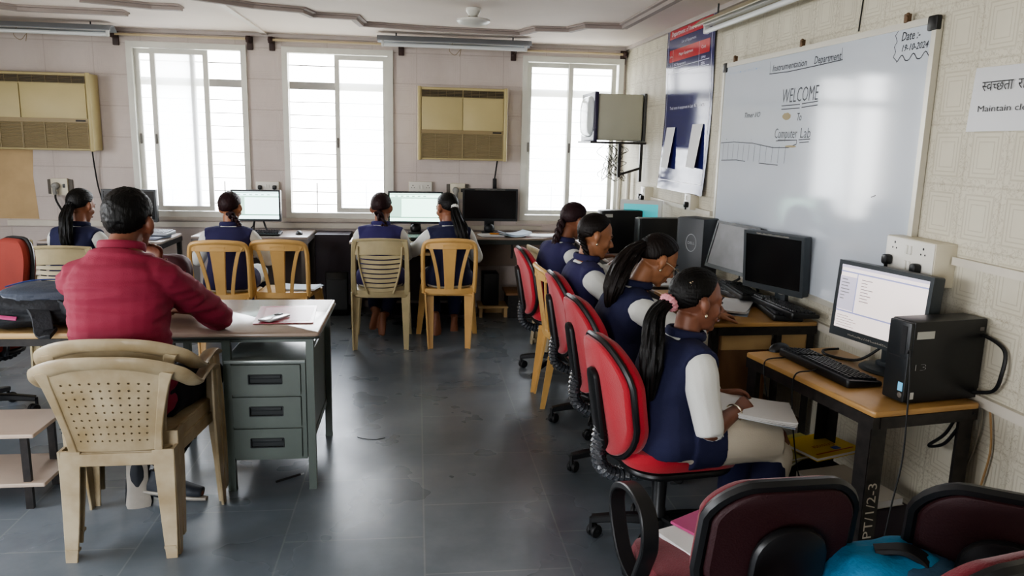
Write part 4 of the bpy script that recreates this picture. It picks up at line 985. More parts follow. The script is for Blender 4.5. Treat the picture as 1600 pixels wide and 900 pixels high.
# ------------------------------------------------------------------ sockets
M_sw = mat('ivory_switch_plate', '#cfc8b4', .4, var=.06); M_sww = mat('white_switch', '#dcdad2', .35)
def socket_dots(mb, M, s=1):
    for x, y, r in ((0,.012,.0045),(-.010,-.006,.0035),(.010,-.006,.0035)): mb.add([M@V((x*s+cos(q*pi/4)*r*s, y*s+sin(q*pi/4)*r*s, .0008)) for q in range(8)], [tuple(range(8))])
def plug(parent, M, down=.05):
    p = MB(); p.M = M; p.rbox((0,0,.016),(.036,.04,.03),.012); p.cyl((0,-.012,.018),(0,-.035,.018),.007,8); p.M = Matrix(); return p.obj('plug', M_blk, parent)
def board(label, M, w, h, d, items, plugs=(), name='switch_board', mm=None):
    t = thing(name, label, 'switch board', tuple(M.translation)); t.matrix_world = M
    b = MB(); b.rbox((0,0,d/2),(w,h,d),.006,3); b.obj('box', mm or M_sw, t)
    fp = MB(); fp.rbox((0,0,d+.002),(w*.97,h*.96,.004),.004,2); fo = fp.obj('face_plate', mm or M_sww, t)
    dots = MB(); any_ = False
    for k, x, y in items:
        if k == 's': socket_dots(dots, Matrix.Translation((x,y,d+.0035)), 1.2); any_ = True
        else: q = MB(); q.rbox((x,y,d+.006),(.014,.034,.008),.003,2); q.obj('switch', M_sww, t)
    if any_: dots.obj('socket_holes', M_blk, fo, smooth=0)
    for x, y in plugs: plug(t, Matrix.Translation((x,y,d+.003)))
    return t
FR = lambda y, z, x=XR: frame((x,y,z),(0,-1,0),(0,0,1))
FB = lambda x, z: frame((x,YB,z),(1,0,0),(0,0,1))
board('large ivory switch box with two black plugs right of the whiteboard', FR(2.725,1.185), .30, .165, .085, [('s',-.09,.045),('w',-.012,.04),('w',.012,.04),('s',.085,.04),('w',-.012,-.02),('w',.012,-.02)], [(-.11,-.012),(.070,-.022)])
board('white switch board with two black plugs above the lit monitor, back wall', FB(-1.36,1.145), .21, .085, .03, [('w',-.012,0),('w',.012,0)], [(-.065,-.01),(.065,-.01)])
board('white switch board with two empty sockets above the greenish monitor', FB(.035,1.16), .22, .10, .03, [('w',-.015,0),('w',.015,0),('s',-.07,0),('s',.07,0)])
board('small socket board with black plugs on the right wall below the poster', FR(6.35,1.19), .12, .12, .07, [('w',.03,.03)], [(-.03,-.02),(.035,-.03)])
board('small socket board with one black plug on the right wall by the emblem tower', FR(5.28,1.21), .12, .11, .06, [('w',-.02,.025)], [(.02,-.02)])
def round_plug_board(label, x, z, s=1):
    t = thing('socket_board', label, 'socket', (x, YB, z))
    b = MB(); b.rbox((0,-.008,0),(.21*s,.016,.13*s),.004,axis='y'); b.obj('back_plate', mat('dark_metal_box','#5a544c',.6), t)
    b = MB(); b.rbox((0,-.022,0),(.14*s,.03,.15*s),.006,axis='y'); b.obj('face_plate', M_sw, t)
    b = MB(); b.lathe([(0,0),(.028,0),(.032,.01),(.03,.045),(.02,.055),(0,.055)], c=(-.02,-.037,.01), R=rx(90), seg=18); b.tube([(-.02,-.08,.01),(-.02,-.09,-.03),(-.018,-.08,-.06)], .018, 8, sub=3); b.obj('round_plug', mat('grey_industrial_plug','#8c8c88',.4), t)
    b = MB(); b.rbox((.04,-.038,.01),(.02,.008,.035),.004,axis='y'); b.obj('switch', M_blk, t)
    b = MB(); b.tube([(-.018,-.08,-.06),(-.01,-.09,-.12),(.05,-.08,-.25),(.12,-.07,-.38),(.17,-.06,-.47)], .009, 8, sub=5); b.obj('cable', M_blk_soft, t)
round_plug_board('ivory socket board with round grey plug and black cable, far left wall', -3.155, 1.11)
round_plug_board('ivory socket board with round grey plug between the two middle monitors', .385, 1.125)
# ------------------------------------------------------------------ whiteboard
wb = thing('whiteboard', 'large white marker board with handwriting and black corner caps', 'whiteboard', (XR-.024,3.785,1.485), 1.3)
W2, H2 = .965, .605
M_wb = mat('glossy_whiteboard', '#c6cdd6', .09, var=.05, vscale=2, spec=.6, coat=.3)
MF = frame((-.022,0,0),(0,-1,0),(0,0,1))
m = MB(); m.M = MF; m.box((0,0,-.008),(2*W2-.02,2*H2-.02,.016)); m.M = Matrix(); m.obj('writing_surface', M_wb, wb, smooth=0)
for (a, b) in (((-W2,H2-.013),(W2,H2+.013)),((-W2,-H2-.013),(W2,-H2+.013)),((-W2-.013,-H2),(-W2+.013,H2)),((W2-.013,-H2),(W2+.013,H2))):
    m = MB(); m.M = MF; m.b2((a[0],a[1],-.02),(b[0],b[1],.006)); m.M = Matrix(); m.obj('frame_rail', mat('brushed_aluminium','#c9c6bb',.35,metal=.4), wb, smooth=0)
for sx in (-1,1):
    for sz in (-1,1): m = MB(); m.M = MF; m.rbox((sx*(W2-.012),sz*(H2-.012),-.002),(.056,.056,.022),.008,3); m.rbox((sx*(W2-.05),sz*(H2-.05),.013),(.0,.0,.0),.0) if False else None; m.M = Matrix(); m.obj('corner_cap', M_blk, wb)
for y in (4.62,3.83,3.01):
    m = MB(); m.M = MF; u = 3.80-y; m.rbox((u,H2+.028,0),(.022,.035,.02),.004); m.ball((u+.015,H2+.04,.01),(.008,.008,.008)); m.M = Matrix(); m.obj('wall_clip', mat('rusty_clip','#6a5440',.5,metal=.5), wb)
m = MB(); m.M = MF; m.rbox((-.15,-H2-.02,.03),(.5,.012,.06),.004); m.M = Matrix(); m.obj('pen_ledge', mat('brushed_aluminium','#c9c6bb'), wb)
INK = mat('marker_ink', '#2c303a', .5)
def U(y, z): return (3.80-y, z-1.485)
def wtext(s, y0, z0, size, width, shear=.15, off=.0004, ink=INK):
    x, v = U(y0, z0); me = text_mesh(s, size, MF @ Matrix.Translation((x,v,.0012)), shear=shear, width=width, offset=off); return link('lettering', me, ink, wb)
wtext('Instrumentation', 4.13, 2.005, .048, .36); wtext('Department', 3.70, 2.005, .052, .235)
wtext('WELCOME', 3.995, 1.832, .105, .36, .1, -.0008); wtext('To', 3.82, 1.738, .055, .045); wtext('Computer', 4.045, 1.650, .075, .24, .1, -.0004); wtext('Lab', 3.775, 1.652, .072, .10, .1, -.0004)
wtext('Date :-', 3.035, 2.033, .05, .115, .2); wtext('19-10-2024', 3.030, 1.992, .036, .16, .25, .0004)
wtext('Timer I/O', 4.44, 1.768, .04, .20, .3, .0002)
wtext('Instrumentation Dept', 4.70, 2.03, .028, .42, .2, -.001, mat('faded_blue_ink','#7f9cc4',.5))
for i, n in enumerate('0 1 2 3 4 5 6 7 8'.split()): wtext(n, 4.67-i*.085, 1.632, .024, .010, .2, -.001)
m = MB(); WI = .005
stroke(m, [U(4.16,1.995),U(3.95,1.990),U(3.70,1.995),U(3.45,2.002)], MF, .005); stroke(m, [U(4.16,2.06),U(4.155,1.995)], MF, .0025); stroke(m, [U(3.46,2.055),U(3.455,2.0)], MF, .0025)
for dz in (0,-.018): stroke(m, [U(3.99,1.818+dz),U(3.80,1.818+dz)], MF, WI); stroke(m, [U(3.78,1.820+dz),U(3.63,1.826+dz)], MF, WI)
stroke(m, [U(4.02,1.636),U(3.82,1.640)], MF, WI); stroke(m, [U(3.78,1.642),U(3.67,1.646)], MF, WI); stroke(m, [U(3.77,1.628),U(3.68,1.632)], MF, WI)
stroke(m, [U(4.74,1.622),U(4.55,1.628),U(4.30,1.622),U(4.05,1.600),U(3.88,1.602),U(3.80,1.62),U(3.80,1.64),U(4.0,1.64)], MF, WI)
stroke(m, [U(4.72,1.515),U(4.50,1.522),U(4.38,1.517)], MF, WI); stroke(m, [U(4.20,1.512),U(3.98,1.508)], MF, WI)
for i in range(12): y = 4.70-i*.072; stroke(m, [U(y,1.618-.0012*i),U(y+.004,1.52)], MF, .003)
P = [U(3.06,2.075),U(3.075,2.06),U(3.06,2.035),U(3.075,2.015),U(3.062,1.995),U(3.075,1.975),U(3.05,1.958)]; stroke(m, P, MF, .003)
P = []
for k in range(3): 
    for q in range(9): a = q/8*2*pi; P.append(U(3.05-k*.072-.06*q/8, 1.966+.012*cos(a)*(-1)))
stroke(m, P, MF, .0045); stroke(m, [U(3.12,1.40),U(3.09,1.41)], MF, .004)
m.obj('pen_strokes', INK, wb, smooth=0)
m = MB(); m.M = MF; x, v = U(3.93,1.762); m.ball((x,v,.0002),(.045,.018,.0012),18,8,fn=lambda d: 1+.3*noise.noise(d*3)); m.M = Matrix(); m.obj('smudge', mat('ochre_smudge','#9c9070',.7), wb); m = MB(); m.M = MF; x, v = U(3.86,1.608); m.ball((x,v,.0002),(.06,.006,.0012),14,6); m.M = Matrix(); m.obj('smudge', mat('ochre_smudge','#9c9070',.7), wb)
# ------------------------------------------------------------------ poster
po = thing('poster', 'tall glossy dark blue department poster with red bands and two pinned papers', 'poster', (XR,5.585,1.88))
M_pb = mat('glossy_navy_flex', '#24265e', .11, spec=.32); M_pr = mat('glossy_red_flex', '#b5283a', .12, spec=.6); M_pw = mat('poster_white', '#dcdce6', .3)
PW, PH0, PH1 = .50, -.62, .605
def bulge(u, v): return min(-.005, -.012-.022*(1-min(1,max(0,(v-PH0)/.30)))**2 - .006*sin((v-PH0)*7+.4))
g = []; m = MB(); nx_, nz_ = 10, 50
for j in range(nz_+1):
    for i in range(nx_+1):
        u = -PW+2*PW*i/nx_; v = PH0+(PH1-PH0)*j/nz_; g.append((bulge(u,v), -u, v))
m.add(g, [(j*(nx_+1)+i, j*(nx_+1)+i+1, (j+1)*(nx_+1)+i+1, (j+1)*(nx_+1)+i) for j in range(nz_) for i in range(nx_)]); m.obj('sheet', M_pb, po, smooth=80)
def pquad(u0,v0,u1,v1,off): 
    vs = []; fs = []; n = 8
    for j in range(n+1):
        for i in range(n+1): u = u0+(u1-u0)*i/n; v = v0+(v1-v0)*j/n; vs.append((bulge(u,v)-off, -u, v))
    return vs, [(j*(n+1)+i, j*(n+1)+i+1, (j+1)*(n+1)+i+1, (j+1)*(n+1)+i) for j in range(n) for i in range(n)]
def ptext(s, u, v, size, width, m_, al='LEFT'):
    me = text_mesh(s, size, Matrix.Identity(4), align=al, width=width)
    for q in me.vertices: a, b = q.co.x+u, q.co.y+v; q.co = V((bulge(a,b)-.004, -a, b))
    link('lettering', me, m_, po)
m = MB(); m.add(*pquad(-.44,.515,.44,.585,.0015)); m.obj('title_band', M_pr, po, smooth=0)
m = MB(); m.add(*pquad(-.42,.345,.42,.435,.0015)); m.obj('table_band', M_pr, po, smooth=0)
m = MB()
for q in ((-.46,-.55,-.455,.60),(.455,-.55,.46,.60),(-.46,.595,.46,.60),(-.42,.30,.42,.303),(-.42,.26,.42,.263),(.22,.26,.223,.435),(-.34,.26,-.337,.435),(-.46,-.55,.46,-.545)): m.add(*pquad(*q,.002))
m.obj('rule_lines', M_pw, po, smooth=0)
ptext('Department of Instrumentation', 0, .535, .05, .78, M_pw, 'CENTER'); ptext('List of Equipment', 0, .465, .03, .30, M_pw, 'CENTER')
ptext('Sr. No', -.41, .38, .022, .06, M_pw); ptext('Major Equipment', -.20, .38, .03, .30, M_pw); ptext('Cost', .27, .38, .03, .08, M_pw); ptext('1', -.40,.312,.022,.008,M_pw); ptext('PC Equipments', -.30,.312,.024,.26,M_pw); ptext('59961', .27,.312,.024,.08,M_pw); ptext('25%', .27,.272,.024,.07,M_pw)
ptext('Total cost of equipment in Lab: Rs. 599471/-', 0, -.01, .032, .74, M_pw, 'CENTER')
for (u0, u1, v0, v1, tl) in ((-.40,-.20,-.46,-.145,-.03),(.17,.38,-.44,-.13,-.02)):
    pg = MB(); pg.add([(bulge(u0,v1)-.006,-u0,v1),(bulge(u1,v1)-.006,-u1,v1),(-.055,-u1+.012,v0),(-.045,-u0+.004,v0+.01)], [(0,1,2,3)]); pg_ = pg.obj('pinned_paper', M_papb if False else M_pap, po, smooth=0)
# ------------------------------------------------------------------ notice
no = thing('notice_sheet', 'white laminated cleanliness notice in Hindi and English on the right wall', 'notice', (XR,2.345,1.78))
m = MB(); m.M = frame((-.003,0,0),(0,-1,0),(0,0,1)); m.add([(-.250,.112,.002),(.25,.105,.002),(.25,-.105,.004),(-.258,-.108,.006),(-.250,.112,0),(.25,.105,0),(.25,-.105,0),(-.258,-.108,0)], [(0,3,2,1),(4,5,6,7),(0,1,5,4),(1,2,6,5),(2,3,7,6),(3,0,4,7)]); m.M = Matrix(); m.obj('sheet', mat('laminated_paper','#c5c6c8',.3), no, smooth=0)
MN = frame((-.0095,0,0),(0,-1,0),(0,0,1)); M_tx = mat('black_print','#1c1c1e',.5)
xx = -.205
for ch, keep in (('स',.66),('व',1),('च',.62),('छ',1),('ता',1),(' ',1),('रा',1),('खा',1)):
    if ch == ' ': xx += .022; continue
    me = text_mesh(ch, .050, Matrix.Identity(4)); xs_ = [v.co.x for v in me.vertices]; a0, a1 = min(xs_), max(xs_); cut = a0+(a1-a0)*keep
    if keep < 1:
        bm = bmesh.new(); bm.from_mesh(me); bmesh.ops.bisect_plane(bm, geom=bm.verts[:]+bm.edges[:]+bm.faces[:], plane_co=(cut,0,0), plane_no=(1,0,0), clear_outer=True); bm.to_mesh(me); bm.free()
    me.transform(MN @ Matrix.Translation((xx-a0,.030,0))); link('lettering', me, M_tx, no); xx += (cut-a0)-.0012
me = text_mesh('Maintain cleanliness', .030, MN @ Matrix.Translation((-.215,-.040,0)), width=.37); link('lettering', me, M_tx, no)
# ------------------------------------------------------------------ corner television on a bracket
tv = thing('television', 'old grey box television on a bracket in the far right corner', 'television', (1.74,6.85,1.825))
M_tv = mat('grey_green_tv_case', '#aaa998', .5, var=.06)
m = MB(); m.rbox((.0,0,0),(.40,.50,.39),.02,3); m.obj('casing', M_tv, tv)
m = MB(); m.rbox((-.215,0,-.0),(.035,.53,.42),.012,3,axis='z'); m.obj('bezel', mat('dark_purple_bezel','#2a2540',.35), tv)
m = MB(); m.ball((-.20,0,.005),(.075,.235,.18),24,16,fn=lambda d: 1/max(abs(d.y)**4+abs(d.z)**4+abs(d.x)**4,.2)**.25); m.obj('screen', mat('crt_glass_painted_reflection','#c9d0d2',.12), tv)  # white reflection on the screen is put into its pale colour
m = MB(); m.b2((.205,-.25,-.20),(.225,.25,.205)); m.obj('rear_edge', mat('tv_shadow_edge','#4a4a48',.5), tv, smooth=0)
br = thing('wall_bracket', 'black metal wall bracket carrying the old television', 'bracket', (1.74,6.80,1.60))
m = MB(); m.b2((-.27,-.26,0),(.22,.26,.018)); m.obj('shelf_plate', M_ang, br, smooth=0)
m = MB(); m.b2((.17,-.26,-.32),(.195,-.235,0)).b2((-.02,-.26,-.28),(.005,-.235,0)); m.strip([(-.0,-.248,-.26),(.19,-.248,-.20)],.02,.02); m.obj('strut', M_ang, br, smooth=0)
random.seed(11); cb = MB()
for i in range(13):
    x = random.uniform(-.14,.02); P = [V((x,-.16,-.01))]
    for k in range(5): P.append(V((x+random.uniform(-.07,.08), -.18+random.uniform(-.04,.04), -.06-.06*k+random.uniform(-.02,.02))))
    if i % 2: P.append(V((random.uniform(-.12,-.02),-.16,-.10)))
    cb.tube(P, .0028, 5, sub=5)
cb.M = Matrix.Translation((1.74,6.80,1.60)); c2_ = MB(); c2_.add(cb.v, cb.f); c2_.v = [(v[0]+1.74,v[1]+6.80,v[2]+1.60) for v in c2_.v]
tag(c2_.obj('cable_tangle', mat('grey_wire','#4c4842',.5)), 'tangle of thin dark cables hanging below the television bracket', 'cables')
mb = MB(); mb.cyl((1.90,7.15,.78),(1.90,7.15,1.36),.017,10); tag(mb.obj('wall_pipe', M_trunk), 'white plastic pipe nearer the corner beside the right window', 'pipe')
mb = MB(); mb.cyl((1.93,6.93,.78),(1.93,6.93,1.36),.019,10); tag(mb.obj('wall_pipe', M_trunk), 'thicker white plastic pipe under the television bracket', 'pipe')
# ------------------------------------------------------------------ loose cables
def cable(label, P, r=.004, m=None, n='cable'): mb = MB(); mb.tube(P, r, 6, sub=8); return tag(mb.obj(n, m or M_blk_soft), label, 'cable')
cable('thin black cable falling from the tower front down past the painted desk leg', [(1.640,2.315,.93),(1.615,2.27,.95),(1.60,2.235,.87),(1.592,2.215,.76),(1.585,2.20,.60),(1.56,2.19,.45),(1.54,2.18,.33),(1.53,2.20,.22)], .003)
cable('mouse cable drooping off the edge of the nearest desk', [(1.545,2.95,.755),(1.50,2.88,.757),(1.41,2.86,.752),(1.395,2.84,.70),(1.42,2.84,.58),(1.44,2.84,.45),(1.46,2.84,.32)], .0028)
cable('keyboard cable looping over the edge of the nearest desk', [(1.62,2.72,.775),(1.50,2.66,.768),(1.432,2.66,.752),(1.425,2.655,.66),(1.45,2.66,.5),(1.48,2.66,.36),(1.52,2.68,.29)], .003)
cable('thick black cable curling out behind the near computer tower', [(1.955,2.44,.97),(1.945,2.36,.98),(1.955,2.27,.95),(1.945,2.255,.87),(1.95,2.29,.80),(1.93,2.38,.77)], .0065)
cable('black cable loop hanging under the right end of the nearest desk', [(1.90,2.36,.72),(1.90,2.42,.60),(1.90,2.50,.52),(1.90,2.42,.56),(1.90,2.35,.66),(1.91,2.31,.72)], .006)
cable('grey cable running down the right wall beside the nearest desk', [(1.955,2.42,.86),(1.955,2.33,.72),(1.955,2.34,.58),(1.955,2.37,.45),(1.955,2.36,.2),(1.955,2.36,.02)], .0045, mat('grey_cable','#8c8678',.5))
cable('tan cable running down the right wall beside the grey one', [(1.958,2.30,.74),(1.958,2.27,.60),(1.958,2.29,.45),(1.958,2.31,.3),(1.958,2.30,.02)], .004, mat('tan_cable','#a8865c',.5))
cable('black monitor cable lying across the nearest desk top', [(1.80,3.0,.757),(1.72,2.98,.757),(1.70,2.90,.757),(1.78,2.82,.760),(1.84,2.76,.83)], .0055)
cable('black cable hanging under the long back desk', [(.56,7.20,.70),(.50,7.15,.58),(.46,7.12,.50),(.55,7.12,.45),(.60,7.15,.58)], .006)
cable('black adaptor and cable hanging below the long back desk', [(.86,6.90,.70),(.865,6.90,.62),(.86,6.90,.55)], .009)
cable('thin dark cable running up the right wall above the whiteboard', [(XR-.004,3.36,2.49),(XR-.004,3.37,2.3),(XR-.004,3.385,2.12)], .003)
cable('black cable behind the two girls shared desk', [(.10,6.35,.64),(.06,6.36,.55),(.10,6.37,.45),(.05,6.38,.36),(.08,6.4,.28)], .005)
# ------------------------------------------------------------------ bags
def sack(c, r, seg=40, ring=28, p=3.2, amp=.10, f=2.2, sd=0, flat=0):
    b = MB()
    def fn(d):
        k = 1/(abs(d.x)**p+abs(d.y)**p+abs(d.z)**p)**(1/p)
        return k*(1+amp*noise.noise(d*f+V((sd,0,0)))+amp*.45*noise.noise(d*f*3+V((0,sd,0))))
    b.ball(c, r, seg, ring, fn=fn); return b
M_bp = mat('charcoal_backpack_cloth', '#23262b', .75, var=.3, vscale=8, bump=.4, bscale=60); M_bpb = mat('slate_backpack_panel', '#3a4250', .6, bump=.3, bscale=80)
t = thing('backpack', 'black and grey backpack lying flat on the wooden table by the man', 'bag', (-1.66,3.60,.752), 8)
sack((0,0,.075),(.25,.19,.075),sd=1,amp=.14).obj('main_compartment', M_bp, t)
sack((.04,-.02,.135),(.19,.14,.045),sd=4).obj('front_pocket', M_bpb, t)
for k, (y, z) in enumerate(((-.09,.158),(.03,.178))): m = MB(); m.tube([(-.16,y+.01,z-.02),(-.05,y,z+.008),(.08,y-.01,z+.010),(.20,y-.02,z-.015)], .0035, 6, sub=5); m.obj('piping', mat('blue_piping','#1b2f66',.5), t)
m = MB(); m.tube([(-.21,-.14,.10),(-.14,-.185,.075),(-.05,-.195,.062)], .010, 6, sub=4, flat=(1,.6)); m.obj('pocket_lining', mat('pink_lining','#b8487c',.6), t)
m = MB(); m.strip([(.02,-.17,.10),(.05,-.215,.075),(.06,-.235,.03),(.065,-.24,.012),(.10,-.245,.006)], .075, .02, up=(1,.2,0), sub=5); m.obj('strap', M_bp, t)
m = MB(); m.strip([(.10,-.16,.11),(.17,-.20,.08),(.22,-.17,.04)], .05, .014, up=(0,0,1), sub=5); m.obj('strap', M_bp, t)
m = MB(); m.tube([(-.24,0,.08),(-.31,-.03,.06),(-.35,-.06,.03),(-.42,-.05,.012)], [.03,.028,.02,.014], 10, sub=5); m.obj('strap', M_bp, t)
t = thing('backpack', 'maroon bag standing behind the man on the far side of the table', 'bag', (-1.30,4.02,.752), 0)
sack((0,0,.125),(.16,.075,.125),sd=7,amp=.05,p=4).obj('body', mat('maroon_bag_cloth','#43141f',.6,var=.2), t)
m = MB(); m.tube([(-.15,-.05,.175),(0,-.085,.185),(.15,-.05,.17)], .007, 6, sub=4); m.obj('zip_piping', mat('maroon_zip','#7a2a3a',.4), t)
t = thing('backpack', 'dark bag with shiny pink side propped in the rust red chair', 'bag', (-2.30,4.15,.50), 0)
sack((0,0,.19),(.13,.10,.20),sd=9,amp=.06).obj('body', M_bp, t); sack((.02,-.06,.15),(.10,.06,.12),sd=3).obj('pocket', mat('shiny_pink_cloth','#6d2a42',.3), t)
# blue rucksack on the nearest maroon chair
M_bl = mat('bright_blue_bag_cloth', '#2d83b0', .7, var=.22, vscale=7, bump=.3, bscale=60); M_bld = mat('blue_grey_bag_cloth','#3a5f7c',.75,var=.2,bump=.3,bscale=60)
t = thing('rucksack', 'bright blue rucksack with black straps slumped on the nearest maroon chair', 'bag', (1.14,1.57,.47), 20); t.scale = (.76,.76,.76)
sack((0,.02,.115),(.20,.13,.125),sd=2,amp=.13,f=1.6).obj('body', M_bl, t)
sack((.06,-.06,.125),(.15,.09,.10),sd=5,amp=.08,f=1.5).obj('lid', M_bld, t)
for k in range(4):
    m = MB(); x = -.14+.05*k; m.tube([(x+.10,.02,.225-.01*k),(x+.0,-.05,.20-.02*k),(x-.07,-.10,.13-.02*k),(x-.10,-.13,.05)], [.014,.020,.020,.012], 8, sub=5, flat=(1,.8)); m.obj('fold', M_bl, t)
m = MB(); m.strip([(-.04,.04,.235),(.02,-.02,.252),(.06,-.07,.225),(.05,-.10,.18)], .06, .02, up=(1,.3,0), sub=5); m.obj('strap', M_blk_soft, t)
sack((1.60,3.0,.09),(.12,.14,.09),sd=12).obj('x', M_bp) if False else None
# ------------------------------------------------------------------ people
M_skin = mat('brown_skin', '#8a5a42', .5, var=.12, vscale=9)
M_skin2 = mat('warm_brown_skin', '#9a6a4c', .48, var=.12, vscale=9)
M_skin3 = mat('deep_brown_skin', '#7f5340', .5, var=.12, vscale=9)
M_navy = mat('navy_uniform_cloth', '#1c1f42', .85, var=.12, vscale=6, bump=.2, bscale=300)
M_navyp = mat('purple_navy_uniform_cloth', '#27244e', .85, var=.12, vscale=6, bump=.2, bscale=300)
M_white = mat('white_uniform_cloth', '#cfd0cb', .85, var=.06, vscale=6, bump=.15, bscale=200)
M_cream = mat('cream_kurta_cloth', '#c3bbab', .85, var=.12, vscale=6, bump=.15, bscale=200)
M_salwar = mat('navy_trouser_cloth', '#1c1f40', .9)
M_shirt = mat('maroon_red_shirt', '#86203a', .8, var=.10, vscale=4, bump=.2, bscale=260)
M_jean = mat('black_trouser_cloth', '#101118', .9, var=.2)
def hairmat(name, c):
    return mat(name, c, .5, var=.35, vscale=22, bump=.35, bscale=150, bstretch=(1,1,.12), spec=.25)
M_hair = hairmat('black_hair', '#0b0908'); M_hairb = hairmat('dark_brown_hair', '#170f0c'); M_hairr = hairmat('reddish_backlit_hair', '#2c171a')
M_eye = mat('eye_white', '#d8d2ca', .3); M_iris = mat('dark_iris', '#1b100b', .2); M_gold = mat('pale_metal_jewellery', '#d8ccb0', .2, metal=.9)

def fuse(mb, voxel, smooth=2, wr=0, wscale=6, wst=(1,1,1), seed=0, name='m'):
    me = mb.mesh(name, 0); o = bpy.data.objects.new('t', me); COL.objects.link(o)
    r = o.modifiers.new('r', 'REMESH'); r.mode = 'VOXEL'; r.voxel_size = voxel; r.use_smooth_shade = True
    s = o.modifiers.new('s', 'SMOOTH'); s.iterations = smooth; s.factor = .5
    dg = bpy.context.evaluated_depsgraph_get(); dg.update()
    out = bpy.data.meshes.new_from_object(o.evaluated_get(dg)); bpy.data.objects.remove(o); bpy.data.meshes.remove(me)
    if wr:
        ns = [v.normal.copy() for v in out.vertices]
        for v, n in zip(out.vertices, ns):
            q = V((v.co.x*wst[0], v.co.y*wst[1], v.co.z*wst[2]))*wscale + V((seed,0,0))
            f = abs(noise.noise(q)); g = noise.noise(q*2.3)
            v.co += n*wr*(.7-2.2*f+.5*g)
    for p in out.polygons: p.use_smooth = True
    out.name = name; return out

